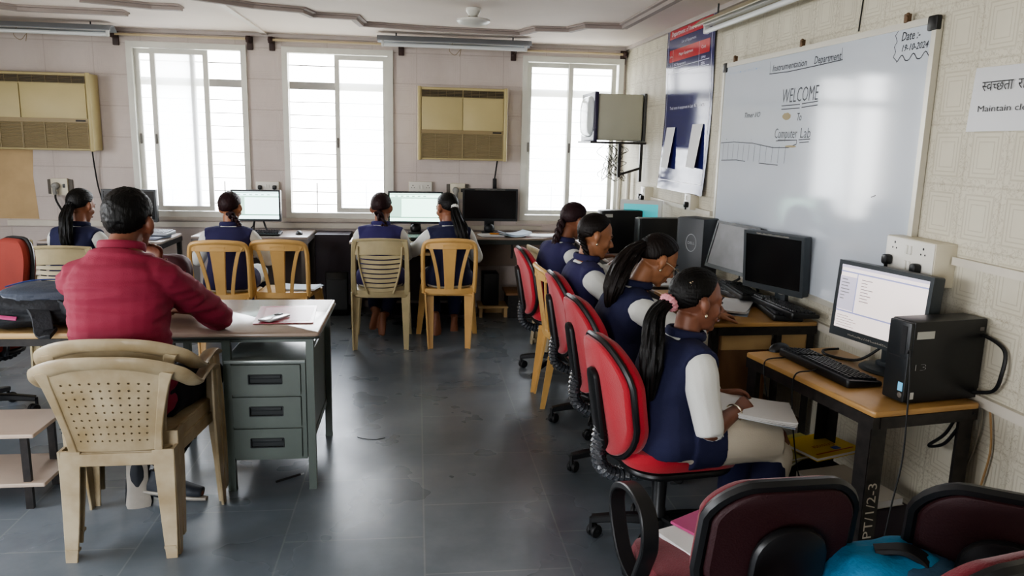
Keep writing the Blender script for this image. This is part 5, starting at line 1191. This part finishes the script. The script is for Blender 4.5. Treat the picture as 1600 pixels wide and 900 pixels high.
TT = [0, .12, .30, .45, .62, .78, .90, .96, 1.0]
TF = [(.150,.105),(.165,.118),(.140,.108),(.128,.098),(.145,.108),(.158,.098),(.120,.075),(.075,.06),(.052,.055)]
TM = [(.150,.115),(.165,.125),(.160,.122),(.160,.120),(.166,.125),(.176,.118),(.132,.090),(.088,.070),(.062,.066)]
def interp(T, F, t):
    for i in range(len(T)-1):
        if t <= T[i+1]:
            k = (t-T[i])/(T[i+1]-T[i]); k = k*k*(3-2*k); return tuple(a+(b-a)*k for a, b in zip(F[i], F[i+1]))
    return F[-1]
class Body:
    def __init__(s, spec):
        d = dict(sc=1, male=False, pel=(0,0,.54), neck=(0,.06,.90), hump=-.03, head=(0,.13,1.06), hdir=(0,1,-.15), hup=(0,.1,1), roll=0,
                 R=((.215,.10,.66),(.14,.32,.68)), L=((-.215,.10,.66),(-.14,.32,.68)), Rh=(0,1,0), Lh=(0,1,0), Rn=(0,0,-1), Ln=(0,0,-1), curl=18, Rc=None, Lc=None,
                 Rk=(.11,.43,.50), Lk=(-.11,.43,.50), Ra=(.12,.40,.09), La=(-.12,.40,.09), Rt=(.02,1,-.1), Lt=(-.02,1,-.1), twist=0)
        d.update(spec); s.__dict__.update(d)
        for k in ('pel','neck','head','hdir','hup','Rk','Lk','Ra','La','Rt','Lt','Rh','Lh','Rn','Ln'): setattr(s, k, V(getattr(s, k)))
        s.T = TM if s.male else TF
    def c(s, t):
        a, b = s.pel+V((0,0,-.06)), s.neck
        p = a.lerp(b, t); return p+V((0, s.hump*sin(pi*t), 0))
    def ring(s, t, off=0, n=24, offb=None):
        a, b = interp(TT, s.T, t); a += off; b += off if offb is None else offb
        tg = (s.c(min(t+.05,1))-s.c(max(t-.05,0))).normalized()
        tw = radians(s.twist*t); lx = V((cos(tw), sin(tw), 0)); lx = (lx-tg*lx.dot(tg)).normalized(); ly = tg.cross(lx)
        c = s.c(t); out = []
        for k in range(n):
            q = 2*pi*k/n; cx, sy = cos(q), sin(q)
            ex = abs(cx)**.85*(1 if cx > 0 else -1); ey = abs(sy)**.85*(1 if sy > 0 else -1)
            out.append(c+lx*a*ex+ly*b*ey)
        return out
    def torso(s, mb, t0=0, t1=1, off=0, n=14): return mb.loft([s.ring(t0+(t1-t0)*i/n, off) for i in range(n+1)])
    def sh(s, sx):
        t = .80; tg = (s.c(.85)-s.c(.75)).normalized(); tw = radians(s.twist*t); lx = V((cos(tw), sin(tw), 0)); lx = (lx-tg*lx.dot(tg)).normalized()
        a, b = interp(TT, s.T, t); return s.c(t)+lx*sx*(a-.012)
    def limb(s, mb, pts, rs, seg=14): return mb.tube(pts, rs, seg, sub=5)
    def arm(s, mb, sx, off=0, upto=1.0, shoulder=True):
        E, Wr = [V(p) for p in (s.R if sx > 0 else s.L)]; S0 = s.sh(sx); k = 1.18 if s.male else 1
        inn = s.c(.84).lerp(S0, .45)
        if upto <= 1: 
            e = S0.lerp(E, upto); pts = [inn, S0, S0.lerp(e,.5), e]; rs = [.045*k+off,.052*k+off,.044*k+off*1.1,.038*k+off*1.2]
        else:
            w = E.lerp(Wr, upto-1); pts = [inn, S0, S0.lerp(E,.5), E, E.lerp(w,.5), w]; rs = [.045*k+off,.052*k+off,.044*k+off,.037*k+off,(.034*k+off),(.026*k+off)]
        return mb.tube(pts, rs, 14, sub=5)
    def hand(s, mb, sx):
        E, Wr = [V(p) for p in (s.R if sx > 0 else s.L)]
        d = (s.Rh if sx > 0 else s.Lh).normalized(); n = (s.Rn if sx > 0 else s.Ln); n = (n-d*n.dot(d)).normalized()
        c_ = (s.Rc if sx > 0 else s.Lc); c_ = s.curl if c_ is None else c_
        th = d.cross(n)*(1)            # thumb side
        if (sx > 0): th = -th
        th = th.normalized(); k = 1.12 if s.male else .95
        mb.tube([Wr-d*.01, Wr+d*.03*k, Wr+d*.06*k, Wr+d*.085*k], [(.015*k,.024*k),(.016*k,.034*k),(.014*k,.040*k),(.010*k,.036*k)], 12, up=n, sub=3)
        for i, (o, L) in enumerate(((.029,.066),(.010,.074),(-.010,.069),(-.029,.054))):
            p = Wr+d*.075*k+th*o*k; dd = d+th*o*2.0; dd.normalize(); P = [p-dd*.012, p]
            ax = d.cross(n).normalized(); ang = 0
            for j, f in enumerate((.45,.32,.23)):
                ang += radians(c_*(1+.12*i)*(1.0 if j else .8)); q = dd*cos(ang)+n*sin(ang); p = p+q*L*f*k; P.append(p)
            mb.tube(P, [.0085*k,.009*k,.0085*k,.008*k,.0065*k], 8, sub=2)
        p = Wr+d*.018*k+th*.022*k; P = [p]
        for (a, b, c, L) in ((.55,.75,.25,.04),(.80,.50,.35,.032),(.9,.25,.45,.026)):
            p = p+(d*a+th*b+n*c).normalized()*L*k; P.append(p)
        mb.tube(P, [.012*k,.0115*k,.0095*k,.007*k], 8, sub=2)
    def leg(s, mb, sx, off=0, upto=2.0):
        K, A = (s.Rk, s.Ra) if sx > 0 else (s.Lk, s.La); H_ = s.pel+V((sx*.085,.02,-.02)); k = 1.12 if s.male else 1
        q_ = min(upto,1); e_ = H_.lerp(K,q_); pts = [H_, H_.lerp(e_,.5)+V((0,0,.0)), e_]; rs = [.085*k+off,(.085-.011*q_)*k+off,(.085-.029*q_)*k+off]
        if upto > 1:
            w = K.lerp(A, upto-1); pts += [K.lerp(w,.35), K.lerp(w,.7), w]; rs += [.052*k+off,.045*k+off,.034*k+off*1.1]
        return mb.tube(pts, rs, 16, sub=5)
    def foot(s, mb, sx, off=0):
        A, T_ = (s.Ra, s.Rt) if sx > 0 else (s.La, s.Lt); T_ = T_.normalized()
        K = s.Rk if sx > 0 else s.Lk; sh = (A-K).normalized(); dn = (sh-T_*sh.dot(T_)).normalized(); k = 1.15 if s.male else .95
        P = [A-T_*.035*k+dn*.035*k, A+T_*.01*k+dn*.038*k, A+T_*.07*k+dn*.045*k, A+T_*.125*k+dn*.052*k, A+T_*.165*k+dn*.055*k]
        mb.tube(P, [(.030*k+off,.026*k+off),(.036*k+off,.030*k+off),(.028*k+off,.036*k+off),(.019*k+off,.040*k+off),(.012*k+off,.03*k+off)], 12, up=-dn, sub=3)
        mb.tube([A-sh*.02, A+dn*.03], [.034*k+off,.032*k+off], 12)
        if off == 0:
            lat = T_.cross(dn)
            for i, o in enumerate((-.028,-.014,0,.012,.024)):
                q = A+T_*(.165-.006*abs(i-1))*k+dn*.055*k+lat*o*k*(1 if sx > 0 else -1); mb.ball(q, .0095*k, 8, 6)
        return P, dn, T_
    def headM(s):
        y = s.hdir.normalized(); z = s.hup-y*s.hup.dot(y); z.normalize(); x = y.cross(z)
        M = Matrix((x, y, z)).transposed().to_4x4(); M.translation = s.head; k = 1.06 if s.male else 1.0
        return M @ Matrix.Scale(k, 4)
    def headmesh(s, mb):
        M = s.headM(); mb.M = M
        mb.ball((0,-.012,.030), (.075,.093,.085), 24, 16); mb.ball((0,.018,-.020), (.061,.068,.080), 20, 14); mb.ball((0,.035,-.074), (.044,.043,.035), 16, 12); mb.ball((0,.068,-.097), (.020,.017,.016), 12, 8)
        for sx in (-1,1):
            mb.ball((sx*.034,.055,-.030), (.025,.024,.027), 12, 8)
            mb.ball((sx*.082,-.012,-.004), (.014,.018,.029), 14, 10, R=rx(8)@rz(-sx*22)); mb.ball((sx*.074,-.002,-.034), (.009,.010,.012), 8, 6)
            mb.ball((sx*.0105,.094,-.037), (.0085,.010,.0075), 8, 6)
            mb.ball((sx*.033,.074,.001), (.015,.008,.009), 10, 8)
        mb.tube([(-.046,.060,.018),(-.025,.078,.023),(0,.082,.020),(.025,.078,.023),(.046,.060,.018)], .0105, 8, sub=3)
        mb.tube([(0,.078,.015),(0,.094,-.008),(0,.108,-.028),(0,.106,-.036)], [.007,.0085,.0105,.009], 8, sub=3)
        mb.ball((0,.085,-.061), (.021,.011,.0065), 12, 8); mb.ball((0,.083,-.071), (.017,.011,.0075), 12, 8)
        mb.M = Matrix()
        nb = M @ V((0,-.022,-.055)); k = 1.2 if s.male else 1
        mb.tube([s.neck+V((0,-.01,-.04)), s.neck.lerp(nb,.5)+V((0,-.004,0)), nb], [.056*k,.048*k,.050*k], 16, sub=4)
    def hair_cap(s, tie=None, k0=1.10, male=False, parting=True):
        mb = MB(); mb.M = s.headM()
        tie_d = V(tie).normalized() if tie else None
        def fn(d):
            f = d.y*.86 - d.z*.60 - .08*abs(d.x)          # <0 hair, >0 face and throat
            lim = .10 if not male else .16
            if d.z < -.45: f = max(f, (-.45-d.z)*.9 + d.y*.6 + .22)
            q_ = ((d.y-.02)/.26)**2+((d.z+.38)/.36)**2
            if abs(d.x) > .5 and q_ < 1: f = max(f, .25*(1-q_)+lim*.9)
            k = max(0, min(1, (lim-f)/.10)); k = k*k*(3-2*k)
            top = 1.0
            if male: top = 1+.10*max(0, d.z)+.03*max(0,-d.y)+.02*noise.noise(d*6)+.035*noise.noise(V((d.x*26,d.y*26,d.z*14)))
            elif tie_d is not None:
                ang = atan2((d-tie_d*d.dot(tie_d)).dot(V((1,0,0))), (d-tie_d*d.dot(tie_d)).dot(V((0,1,0)).cross(tie_d)+V((0,0,1))))
                top = 1+.010*sin(ang*34)+.006*sin(ang*71+1)
                if parting and abs(d.x) < .05 and d.z > .4 and d.y > -.2: top -= .02
            return .93 + (k0*top-.93)*k
        mb.ball((0,-.014,.030), (.076,.095,.087), 96, 64, fn=fn)
        mb.M = Matrix(); return mb
M_BASE = {}
def strand_tube(pts, rs, n=9, tw=1.2, seg=22, flat=(1,.75), up=(1,0,0), seed=0):
    """ponytail: flattened tube whose section is furrowed into locks"""
    pp, rr = smooth_path([V(p) for p in pts], list(rs), 8, False); mb = MB(); rings = []; N_ = len(pp); nrm = None; seg = 48
    for i, p in enumerate(pp):
        t = (pp[min(i+1,N_-1)]-pp[max(i-1,0)]).normalized(); u = V(up); u = (u-t*u.dot(t)).normalized(); b = t.cross(u); f = i/(N_-1)
        g = []
        for k in range(seg):
            a = 2*pi*k/seg; m = 1+.10*sin(n*a+tw*f*5+seed)+.06*sin((n*2+3)*a-tw*f*8)+.10*noise.noise(V((cos(a)*1.5,sin(a)*1.5,f*6+seed)))
            g.append(p+u*cos(a)*rr[i]*m*flat[0]+b*sin(a)*rr[i]*m*flat[1])
        rings.append(g)
    return mb.loft(rings)
def braid(pts, rs, turns=9, up=(1,0,0)):
    pp, rr = smooth_path([V(p) for p in pts], list(rs), 14, False); mb = MB(); N_ = len(pp)
    fr = []
    for i, p in enumerate(pp):
        t = (pp[min(i+1,N_-1)]-pp[max(i-1,0)]).normalized(); u = V(up); u = (u-t*u.dot(t)).normalized(); fr.append((p, u, t.cross(u)))
    for k in range(3):
        P = []; R_ = []
        for i, (p, u, b) in enumerate(fr):
            a = 2*pi*(turns*i/(N_-1)+k/3); r = rr[i]; P.append(p+u*sin(a)*r*.62+b*sin(2*a)*r*.34); R_.append(r*.52)
        mb.tube(P, R_, 8)
    return mb

def person(label, loc, a, spec, outfit, group=None, skin=None, hair=None, vox=.008, style=None, face=True, extras=None):
    B = Body(spec); t = thing('person', label, 'person', loc, a, group); skin = skin or M_skin; hair = hair or M_hair; sd = len(label)*1.7
    m = MB(); B.torso(m, 0, 1, -.004); B.headmesh(m)
    for sx in (-1,1): B.arm(m, sx, -.002, 2.0); B.hand(m, sx); B.leg(m, sx, -.004, 2.0)
    shoes = outfit.get('shoes')
    for sx in (-1,1): B.foot(m, sx)
    link('body', fuse(m, vox, 2, name='body'), skin, t)
    if outfit.get('kind') == 'uniform':
        vest = outfit.get('vest', M_navy); sl = outfit.get('sleeve', 1.35)
        w = MB(); B.torso(w, .02, .955, .004)
        for sx in (-1,1): B.arm(w, sx, .015, sl)
        link('shirt', fuse(w, vox, 2, .0035, 9, (1,1,.5), sd, 'shirt'), outfit.get('shirt', M_white), t)
        v = MB(); rings = [B.ring(q, .020+.012*(max(0,.3-q)/.3)) for q in (0,.08,.16,.25,.35,.45,.55,.65,.75,.83,.88,.925)]
        v.loft(rings)
        for sx in (-1,1):
            S0 = B.sh(sx); v.tube([B.c(.86), B.c(.86).lerp(S0,.6)+V((0,0,.004)), S0+(S0-B.c(.80))*.13], [.066,.076,.073], 16, sub=3)
        lap = outfit.get('lap', .34)
        for sx in (-1,1): B.leg(v, sx, .030, lap)
        v.tube([B.pel+V((0,.0,-.005)), B.pel.lerp((B.Rk+B.Lk)/2, lap*.9)], [(.085,.15),(.08,.13)], 14, up=(0,0,1), sub=3)
        link('vest', fuse(v, vox, 3, .004, 7, (1,1,.6), sd, 'vest'), vest, t)
        # collar
        c = MB(); M_ = []; nk = B.neck; up = (B.neck-B.c(.85)).normalized()
        for q in range(20):
            an = 2*pi*q/20; fx = V((cos(an)*.068, sin(an)*.066, -.010*sin(an)+.004)); M_.append(nk+fx+V((0,-.006,.0)))
        c.tube(M_, .019, 8, close=True, flat=(1,.55), up=(0,0,1)); c.obj('collar', vest, t)
        # kurta skirt over the thighs
        k_ = MB()
        for sx in (-1,1): B.leg(k_, sx, .022, 1.0)
        H_ = B.pel+V((0,.04,-.03)); Km = (B.Rk+B.Lk)/2
        k_.tube([H_, H_.lerp(Km,.5), Km-(Km-H_)*.06], [(.075,.12),(.065,.11),(.055,.10)], 14, up=(0,0,1), sub=3)
        for sx in (-1,1):
            K = B.Rk if sx > 0 else B.Lk; k_.tube([K-(K-B.pel)*.1, K+V((0,.012,-.07)), K+V((0,.0,-.16))], [.075,.066,.060], 12, sub=3)
        k_.ball(B.pel+V((0,.01,-.055)), (.18,.14,.055), 18, 12)
        link('kurta', fuse(k_, vox, 3, .005, 7, (1,.6,1), sd, 'kurta'), outfit.get('skirt', M_white), t)
        s_ = MB()
        for sx in (-1,1):
            K, A = (B.Rk, B.Ra) if sx > 0 else (B.Lk, B.La); s_.tube([K+V((0,0,-.06)), K.lerp(A,.4), K.lerp(A,.75), K.lerp(A,.93)], [.060,.066,.056,.042], 14, sub=4)
        link('trousers', fuse(s_, vox, 2, .004, 8, (1,1,.5), sd, 'trousers'), outfit.get('legs', M_salwar), t)
    else:
        w = MB(); B.torso(w, .0, .95, .016)
        for sx in (-1,1): B.arm(w, sx, .013, outfit.get('sleeve', 1.55))
        link('shirt', fuse(w, vox, 2, .011, 6, (.35,1,3.2), sd, 'shirt'), M_shirt, t)
        c = MB(); M_ = []
        for q in range(20):
            an = 2*pi*q/20; M_.append(B.neck+V((cos(an)*.080, sin(an)*.076-.004, -.018*sin(an)-.006)))
        c.tube(M_, .021, 8, close=True, flat=(1,.42), up=(0,0,1)); c.obj('collar', M_shirt, t)
        s_ = MB(); s_.loft([B.ring(q, .012) for q in (0,.04,.08,.14)])
        for sx in (-1,1): B.leg(s_, sx, .010, 1.94)
        link('trousers', fuse(s_, vox, 2, .004, 8, (1,1,.5), sd, 'trousers'), M_jean, t)
    if shoes:
        for sx in (-1,1):
            q = MB(); P, dn, T_ = B.foot(q, sx, .012); so = link('shoe', fuse(q, .006, 2, name='shoe'), M_shoe, t)
            z = MB(); o = dn*.030
            z.tube([P[0]+o-T_*.012, P[1]+o*1.0, P[2]+o*1.0, P[3]+o*.9, P[4]+o*.8+T_*.02], [(.014,.040),(.015,.044),(.014,.044),(.014,.052),(.010,.034)], 14, up=dn, sub=4); z.obj('sole', M_sole, so)
    # hair
    tie = None; st = style or {}
    if 'tie' in st: tie = st['tie']
    cap = B.hair_cap(tie, 1.10 if not st.get('male') else 1.10, st.get('male', False)); ho = cap.obj('hair', hair, t, smooth=80)
    HM = B.headM()
    if st.get('bun'): 
        b = MB(); b.M = HM; b.ball(st['bun'], st.get('bun_r', (.045,.035,.04)), 24, 16, fn=lambda d: 1+.06*sin(12*atan2(d.x,d.z)+5*d.y)); b.M = Matrix(); b.obj('bun', hair, ho)
    if 'pony' in st:
        T0 = HM @ V(tie); P = [T0]+[V(p) for p in st['pony']]
        strand_tube(P, st['rad'], flat=st.get('flat', (1,.75)), seed=sd).obj('ponytail', hair, ho)
    if 'braid' in st:
        T0 = HM @ V(tie); braid([T0]+[V(p) for p in st['braid']], st['rad'], st.get('turns', 9)).obj('braid', hair, ho)
    if 'band' in st:
        b = MB(); T0 = HM @ V(tie); d = (V((st.get('pony') or st.get('braid'))[0])-T0).normalized(); u = d.orthogonal().normalized(); w_ = d.cross(u); r = st.get('band_r', .024)
        ctr = T0+d*.018; n_ = 24; b.tube([ctr+(u*cos(2*pi*q/n_)+w_*sin(2*pi*q/n_))*r for q in range(n_)], [.013+.004*(q % 2) for q in range(n_)], 8, close=True); b.obj('hair_band', st['band'], t)
    if face:
        for sx in (-1,1):
            e = MB(); e.M = HM; e.ball((sx*.032,.0755,.001), (.0125,.0085,.0065 if not st.get('down') else .004), 12, 8); eo = e.obj('eye', M_eye, t)
            i = MB(); i.M = HM; i.ball((sx*.032,.0815,-.0005), (.0055,.004,.0055 if not st.get('down') else .003), 10, 8); i.obj('iris', M_iris, eo)
            b = MB(); b.M = HM; b.tube([(sx*.015,.088,.021),(sx*.032,.086,.027),(sx*.050,.070,.022)], [.0025,.003,.0018], 6, sub=3); b.obj('eyebrow', hair, t)
            l = MB(); l.M = HM; l.tube([(sx*.019,.0825,.004),(sx*.032,.086,.008),(sx*.046,.076,.004)], .0018, 5, sub=3); l.obj('eyelash', M_iris, t)
        l = MB(); l.M = HM; l.tube([(-.022,.087,-.065),(-.010,.0945,-.0655),(0,.0965,-.0665),(.010,.0945,-.0655),(.022,.087,-.065)], [.003,.0045,.005,.0045,.003], 8, sub=2); l.obj('lips', mat('lip_skin','#6e3a36',.45), t)
    if st.get('earring'):
        for sx in (-1,1): e = MB(); e.M = HM; e.ball((sx*.080,.0,-.042), (.006,.006,.008)); e.obj('earring', M_gold, t)
    if extras: extras(B, t, HM, ho)
    return t
M_shoe = mat('dark_grey_shoe', '#2b3038', .6, var=.2); M_sole = mat('pale_shoe_sole', '#b3ada3', .6, var=.15, vscale=20)

# nearest girl: pink hair band, hands clasped over a notebook on her lap
def ex_H(B, t, HM, ho):
    c = MB(); c.M = HM; c.tube([(.045,-.085,.055),(.054,-.070,.072),(.058,-.052,.078)], .006, 6, sub=3); c.tube([(.052,-.085,.050),(.062,-.068,.062)], .004, 6); c.obj('hair_clip', M_gold, t)
    b = MB(); Wr = V(B.R[1]); d = (Wr-V(B.R[0])).normalized(); u = d.orthogonal().normalized(); w_ = d.cross(u); b.tube([Wr-d*.035+(u*cos(q/12*pi)+w_*sin(q/12*pi))*.033 for q in range(24)], .003, 6, close=True); b.obj('bangle', M_gold, t)
person('girl in navy vest with pink hair band and ponytail, hands clasped over a lap notebook', (.99,2.70,0), -80,
    dict(pel=(0,-.03,.54), neck=(0,.02,.905), hump=-.035, head=(-.0,.055,1.03), hdir=(.05,1,-.12), hup=(0,.12,1),
         R=((.215,.01,.60),(.10,.20,.625)), L=((-.20,.04,.62),(-.06,.22,.635)), Rh=(-.45,.9,.12), Lh=(.35,.9,.05), Rn=(-.5,-.2,-.6), Ln=(.5,-.2,-.6), Rc=30, Lc=22,
         Rk=(.12,.36,.50), Lk=(-.10,.38,.50), Ra=(.14,.30,.09), La=(-.10,.32,.09)),
    dict(kind='uniform', skirt=M_cream, sleeve=1.04), skin=M_skin3, hair=M_hair, vox=.0065,
    style=dict(tie=(0,-.105,-.005), pony=[(.02,-.125,.99),(.06,-.155,.91),(.09,-.17,.81),(.09,-.17,.69)], rad=[.024,.040,.052,.050,.016], band=mat('pink_hair_band','#cf8f96',.8,bump=.4,bscale=90), band_r=.024, flat=(1,.7), earring=True), extras=ex_H)
# girl in glasses, bent over the middle desk
def ex_G(B, t, HM, ho):
    g = MB(); g.M = HM
    for sx in (-1,1):
        g.tube([(sx*.034+cos(q/10*pi)*.024, .098, -.006+sin(q/10*pi)*.018) for q in range(20)], .0016, 5, close=True); g.tube([(sx*.057,.096,.0),(sx*.076,.04,.004),(sx*.079,-.01,.004)], .0014, 5)
    g.tube([(-.011,.099,-.002),(0,.103,.0),(.011,.099,-.002)], .0014, 5); g.obj('spectacles', M_gold, t)
person('girl in navy vest and glasses with thick fluffy ponytail, head bent over the desk', (.98,3.50,0), -84,
    dict(pel=(0,-.02,.54), neck=(0,.07,.945), hump=-.045, head=(0,.165,1.06), hdir=(-.02,1,-.62), hup=(0,.62,1),
         R=((.23,.26,.74),(.10,.43,.80)), L=((-.22,.28,.76),(-.06,.46,.80)), Rh=(-.35,.9,0), Lh=(.4,.9,0), curl=28, Rk=(.12,.40,.50), Lk=(-.12,.40,.50)),
    dict(kind='uniform', sleeve=1.25, skirt=M_white), skin=M_skin2, hair=M_hairb, vox=.007,
    style=dict(tie=(0,-.085,.050), pony=[(.01,.03,1.10),(.04,-.04,1.02),(.06,-.08,.93),(.05,-.09,.84)], rad=[.022,.050,.062,.056,.016], band=M_blk_soft, band_r=.018, earring=True, down=True), extras=ex_G)
# girl with the long thin braid
person('girl in navy vest with long thin braid, raising one hand over her notebook', (.985,4.20,0), -84,
    dict(pel=(0,-.02,.54), neck=(0,-.03,.965), hump=-.03, head=(0,.015,1.09), hdir=(.12,1,-.30), hup=(0,.28,1),
         R=((.25,.14,.70),(.12,.32,.64)), L=((-.17,.20,.82),(.0,.24,.97)), Rh=(-.3,.9,-.2), Lh=(.15,.75,.6), Ln=(.3,.5,-.7), curl=25, Rk=(.12,.38,.50), Lk=(-.12,.38,.50)),
    dict(kind='uniform', sleeve=1.45, vest=M_navyp), skin=M_skin2, hair=M_hairb, vox=.0075,
    style=dict(tie=(.02,-.095,-.02), braid=[(.05,-.05,.97),(.09,-.10,.84),(.12,-.13,.70),(.12,-.14,.54)], rad=[.024,.021,.019,.017,.008], turns=9, earring=True, down=True))
# farthest girl of the right row
person('girl in navy vest at the far end of the right row, nearest the corner', (.96,5.14,0), -70,
    dict(pel=(0,-.02,.53), neck=(0,.05,.945), hump=-.04, head=(0,.12,1.075), hdir=(-.15,1,-.35), hup=(0,.3,1),
         R=((.23,.22,.74),(.12,.42,.80)), L=((-.22,.22,.74),(-.10,.44,.80))),
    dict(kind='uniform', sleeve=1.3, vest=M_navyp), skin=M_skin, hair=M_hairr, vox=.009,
    style=dict(tie=(0,-.10,-.03), braid=[(.03,-.03,.97),(.02,-.04,.90),(.03,-.07,.84)], rad=[.03,.028,.026,.02], turns=3, down=True))
# girls seen from behind
person('girl in purple navy vest seen from behind, hair tied low, on the beige chair', (-.285,6.16,0), -4,
    dict(pel=(0,-.06,.53), neck=(0,.03,.93), head=(.0,.08,1.05), hdir=(.18,1,-.30), hup=(0,.25,1), R=((.20,.14,.67),(.15,.36,.78)), L=((-.20,.14,.67),(-.14,.36,.78)),
         Ra=(.02,.10,.16), La=(-.07,.12,.20), Rt=(.0,-.25,-1), Lt=(-.25,-.3,-1), Rk=(.10,.36,.46), Lk=(-.10,.36,.46)),
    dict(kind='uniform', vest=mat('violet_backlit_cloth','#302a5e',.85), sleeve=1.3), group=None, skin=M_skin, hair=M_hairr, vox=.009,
    style=dict(tie=(.0,-.095,-.045), braid=[(.03,-.03,.93),(.05,-.02,.90),(.07,.0,.87)], rad=[.030,.026,.022,.012], turns=2))
person('girl seen from behind with white hair clip and long loose ponytail, reaching to the keyboard', (.255,6.14,0), 8,
    dict(pel=(0,-.06,.53), neck=(0,.03,.935), head=(-.01,.06,1.06), hdir=(-.55,1,-.22), hup=(0,.18,1), R=((.25,.08,.66),(.16,.30,.70)), L=((-.26,.18,.70),(-.30,.42,.78)), Lh=(.1,1,-.05),
         Ra=(.10,.26,.11), La=(-.09,.08,.17), Rt=(.0,.2,-1), Lt=(.0,-.2,-1), Rk=(.12,.38,.46), Lk=(-.10,.36,.46)),
    dict(kind='uniform', sleeve=1.3), skin=M_skin, hair=M_hair, vox=.0085,
    style=dict(tie=(.0,-.10,.015), pony=[(.04,-.08,1.02),(.07,-.13,.92),(.09,-.15,.82),(.10,-.15,.75)], rad=[.022,.036,.046,.045,.012], band=mat('white_hair_clip','#dcdcd6',.4), band_r=.018))
person('girl seen from behind with a side braid, facing the lit monitor between windows', (-1.40,5.98,0), 0,
    dict(pel=(0,-.06,.53), neck=(0,.03,.93), head=(.0,.07,1.055), hdir=(.25,1,-.2), hup=(0,.2,1), R=((.26,.08,.66),(.18,.34,.76)), L=((-.26,.08,.66),(-.16,.34,.76)), Rk=(.12,.40,.50), Lk=(-.12,.40,.50)),
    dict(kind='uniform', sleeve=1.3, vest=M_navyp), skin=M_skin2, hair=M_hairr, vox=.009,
    style=dict(tie=(.035,-.09,-.045), braid=[(.06,-.01,.95),(.085,-.02,.90),(.10,-.03,.87)], rad=[.028,.024,.022,.012], turns=3))
person('girl seen from behind with dark ponytail on the far left, next to the wall socket', (-2.40,5.78,0), -14,
    dict(pel=(0,-.06,.53), neck=(0,.03,.945), head=(.0,.07,1.075), hdir=(.15,1,-.25), hup=(0,.2,1), R=((.25,.08,.66),(.18,.34,.78)), L=((-.25,.08,.66),(-.16,.34,.78)), Rk=(.12,.36,.50), Lk=(-.12,.36,.50)),
    dict(kind='uniform', sleeve=1.3), skin=M_skin, hair=M_hair, vox=.009,
    style=dict(tie=(0,-.095,.0), pony=[(.0,-.10,1.02),(.02,-.14,.93),(.03,-.15,.84),(.04,-.13,.76)], rad=[.03,.042,.045,.04,.012], band=M_blk_soft, band_r=.018))
# the man
person('man in maroon-red shirt seen from behind, leaning on the table, hand at chin', (-1.14,3.08,0), -3,
    dict(male=True, pel=(.02,-.02,.585), neck=(-.01,.07,1.165), hump=-.06, head=(-.005,.15,1.245), hdir=(.12,1,-.06), hup=(0,.08,1), twist=-2,
         R=((.255,.36,.815),(.10,.53,.800)), L=((-.12,.40,.81),(.0,.30,1.02)), Rh=(-1,.25,0), Lh=(.30,-.05,.95), Rn=(0,0,-1), Ln=(-.3,-.9,.1), Lc=30, Rc=20,
         Rk=(.17,.44,.53), Lk=(-.15,.44,.53), Ra=(.0,.26,.115), La=(-.10,.29,.15), Rt=(1,.10,-.12), Lt=(.05,-.12,-1)),
    dict(kind='casual', shoes=True), skin=M_skin3, hair=hairmat('short_black_hair','#0a0908'), vox=.0075, style=dict(male=True))
